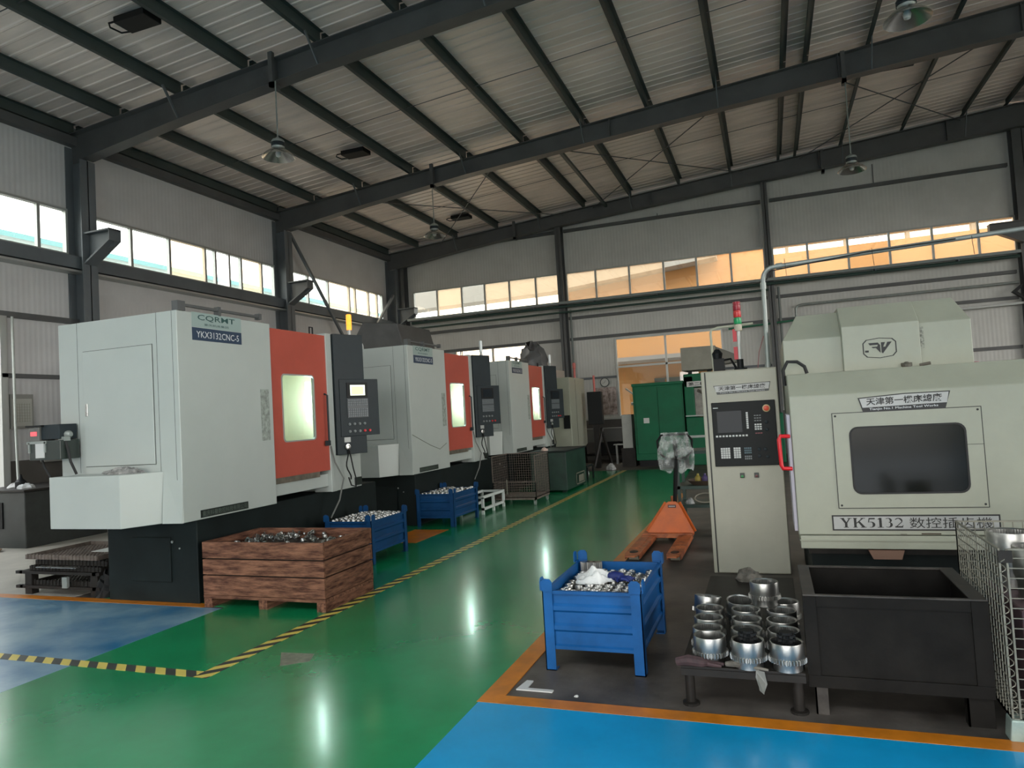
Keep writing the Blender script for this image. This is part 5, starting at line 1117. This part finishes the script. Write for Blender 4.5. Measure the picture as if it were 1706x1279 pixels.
pipe('lower dark service pipe running the length of the back wall', [(-11.5, 21.7, 4.78), (.2, 21.7, 4.8)], .035, mat('dark_green_pipe', (.03, .06, .05), .5))
ct = bw
part(ct, 'cable_tray', MB().box(-11.6, 6.4, 21.6, 21.85, 5.06, 5.1), col_m); part(ct, 'tray_lip', MB().box(-11.6, 6.4, 21.58, 21.6, 5.04, 5.12), mat('tray_lip', (.22, .25, .24), .5))
for xx in range(-11, 7, 2): part(ct, 'tray_bracket', MB().box(xx-.02, xx+.02, 21.6, 22.1, 5.0, 5.06), col_m)
single('wall_bracket', 'small black angled bracket on the back wall at far right', 'bracket', MB().prism([(6.15, 4.05), (6.4, 4.25), (6.4, 4.18), (6.27, 4.05), (6.4, 3.92), (6.4, 3.85)], lambda u, v, t: (u, t, v), 21.7, 21.8), black)
part(bw, 'crane_bracket', MB().box(5.75, 6.5, 21.55, 21.85, 5.85, 5.88).prism([(5.75, 5.85), (6.5, 5.85), (6.5, 5.3), (5.75, 5.7)], lambda u, v, t: (u, t, v), 21.6, 21.8), beam_m)

# ============================================================ LEFT SIDE
lc = thing('black_work_cabinet', 'low black cabinet cluttered with rags by the left wall', 'cabinet', (-11.4, 8.3, 0))
part(lc, 'cabinet_body', MB().box(-12.1, -10.72, 7.5, 8.9, .0, .86), mat('cabinet_black', (.022, .026, .024), .5, var=.3), bevel=.015)
part(lc, 'worktop', MB().box(-12.12, -10.68, 7.46, 8.94, .86, .89), dsteel)
part(lc, 'drawer', MB().box(-11.9, -11.2, 7.48, 7.5, .3, .7), black)
for (x_, y_, sd, c_, lab) in ((-11.5, 7.9, 61, (.45, .46, .45), 'white rag on the left black cabinet, at its left'), (-11.05, 7.75, 62, (.5, .52, .52), 'white rag on the left black cabinet, at its right')):
    single('shop_rag', lab, 'rag', crumple((x_, y_, .89), .12, .08, seed=sd, n=12), mat('rag_white_%d' % sd, c_, .9))
single('oil_can', 'dark oil can on the left black cabinet', 'can', MB().lathe((-11.3, 7.85, .89), [(.08, 0), (.08, .1), (.03, .15), (.015, .22)], 12), black, smooth=True)
single('thin_standpipe', 'thin pale vertical pipe rising behind the left black cabinet', 'pipe', MB().tube([(-12.15, 8.4, .89), (-12.18, 8.40, 1.8), (-12.2, 8.40, 3.8)], .022, 8), galv, smooth=True)
nb_ = thing('wall_notice_board', 'pale framed notice sheet on the left wall', 'notice', (-12.33, 8.62, 1.87))
part(nb_, 'board', MB().box(-12.34, -12.32, 8.41, 8.82, 1.86, 2.46), mat('notice_board', (.25, .25, .23), .6))
part(nb_, 'sheet', MB().box(-12.32, -12.315, 8.45, 8.79, 1.90, 2.38), mat('notice_sheet', (.42, .42, .38), .7))
mb = MB()
for i in range(7): mb.box(-12.314, -12.312, 8.50, 8.76, 1.98+i*.05, 1.984+i*.05)
for i in range(6): mb.box(-12.314, -12.312, 8.52+i*.045, 8.524+i*.045, 1.97, 2.30)
part(nb_, 'table_lines', mb, mat('print_grey', (.25, .26, .2), .7))
eb = thing('electrical_box', 'small grey electrical box on the left wall beside the machine pump', 'box', (-12.28, 9.16, 1.24))
part(eb, 'box_body', MB().box(-12.34, -12.22, 8.92, 9.40, 1.24, 1.66), mat('box_grey', (.22, .22, .20), .5), bevel=.01)
part(eb, 'box_cover', MB().box(-12.22, -12.21, 8.96, 9.36, 1.28, 1.62), mat('box_grey2', (.26, .26, .24), .5))
part(eb, 'switch', MB().box(-12.21, -12.19, 9.1, 9.2, 1.4, 1.5), black)
# broom and sweepings
single('sweepings_pile', 'pile of brown swarf sweepings on the floor at the left edge', 'pile', crumple((-11.3, 6.85, 0), .5, .26, seed=71, n=26, rings=9), mat('brown_swarf', (.17, .11, .07), .7, var=.5, scale=30, bump=1., bscale=50), kind='stuff')
single('broom_handle', 'short pale broom handle stuck in the brown sweepings', 'broom', MB().tube([(-11.4, 6.9, .2), (-11.6, 7.0, .55)], .012, 6), mat('pale_stick', (.4, .42, .4), .5), smooth=True)
# stacked wire trays on a black stand
ts = thing('tray_stand', 'black steel stand carrying stacked wire trays beside the nearest machine base', 'stand', (-7.0, 5.5, 0))
for (xx, yy) in ((-7.5, 5.3), (-6.55, 5.3), (-7.5, 6.0), (-6.55, 6.0)): part(ts, 'leg', MB().box(xx-.05, xx+.05, yy-.04, yy+.04, 0, .25), dsteel, bevel=.004)
for z in (.07, .22): part(ts, 'rail', MB().box(-7.66, -6.45, 5.24, 5.28, z, z+.03).box(-7.66, -6.45, 6.02, 6.06, z, z+.03).box(-7.6, -7.56, 5.24, 6.06, z, z+.03).box(-6.55, -6.5, 5.24, 6.06, z, z+.03), dsteel)
part(ts, 'stand_bracket', MB().box(-6.95, -6.88, 5.22, 5.25, .09, .2), galv)
for i, (z, dx, dy, lab) in enumerate(((.10, .02, .02, 'black wire tray low inside the stand, bottom one'), (.255, .0, .0, 'black wire tray resting on the stand, second of the stack'), (.31, .05, .03, 'black wire tray with a light rim, third of the stack'), (.375, -.03, -.02, 'brownish wire tray on top of the stack, with a paper sheet'))):
    t = thing('wire_tray', lab, 'tray', (-7.0+dx, 5.65+dy, z), 'stacked wire trays')
    ax, bx_, ay, by_ = -7.48+dx, -6.45+dx, 5.27+dy, 6.03+dy
    mm = rust_wire if i == 3 else dsteel
    part(t, 'tray_grid', wire_panel(lambda u, v, z=z: Vector((u, v, z+.005)), ax, bx_, ay, by_, .05, .05, .0035, .007), mm)
    part(t, 'tray_rim', MB().box(ax, bx_, ay-.006, ay+.006, z, z+.045).box(ax, bx_, by_-.006, by_+.006, z, z+.045).box(ax-.006, ax+.006, ay, by_, z, z+.045).box(bx_-.006, bx_+.006, ay, by_, z, z+.045), mm)
    mb = MB()
    for k in range(20):
        x = ax+.03+k*.05; mb.box(x, x+.012, ay-.012, ay-.004, z, z+.055)
    part(t, 'rim_teeth', mb, mm, kind='stuff')
single('paper_sheet', 'pale sheet of paper lying in the top wire tray at left', 'paper', MB().box(-7.0, -6.75, 5.6, 5.85, .386, .389), paper)
single('steel_strip', 'light steel strip on the front of the tray stack', 'strip', MB().box(-7.3, -6.72, 5.2, 5.27, .298, .304), steel)
for (xx, yy, sd) in ((-6.45, 5.25, 81),):
    single('black_bag', 'dark crumpled bag at the right end of the tray stand', 'bag', crumple((-6.42, 5.35, 0), .13, .3, seed=81, n=14), black)
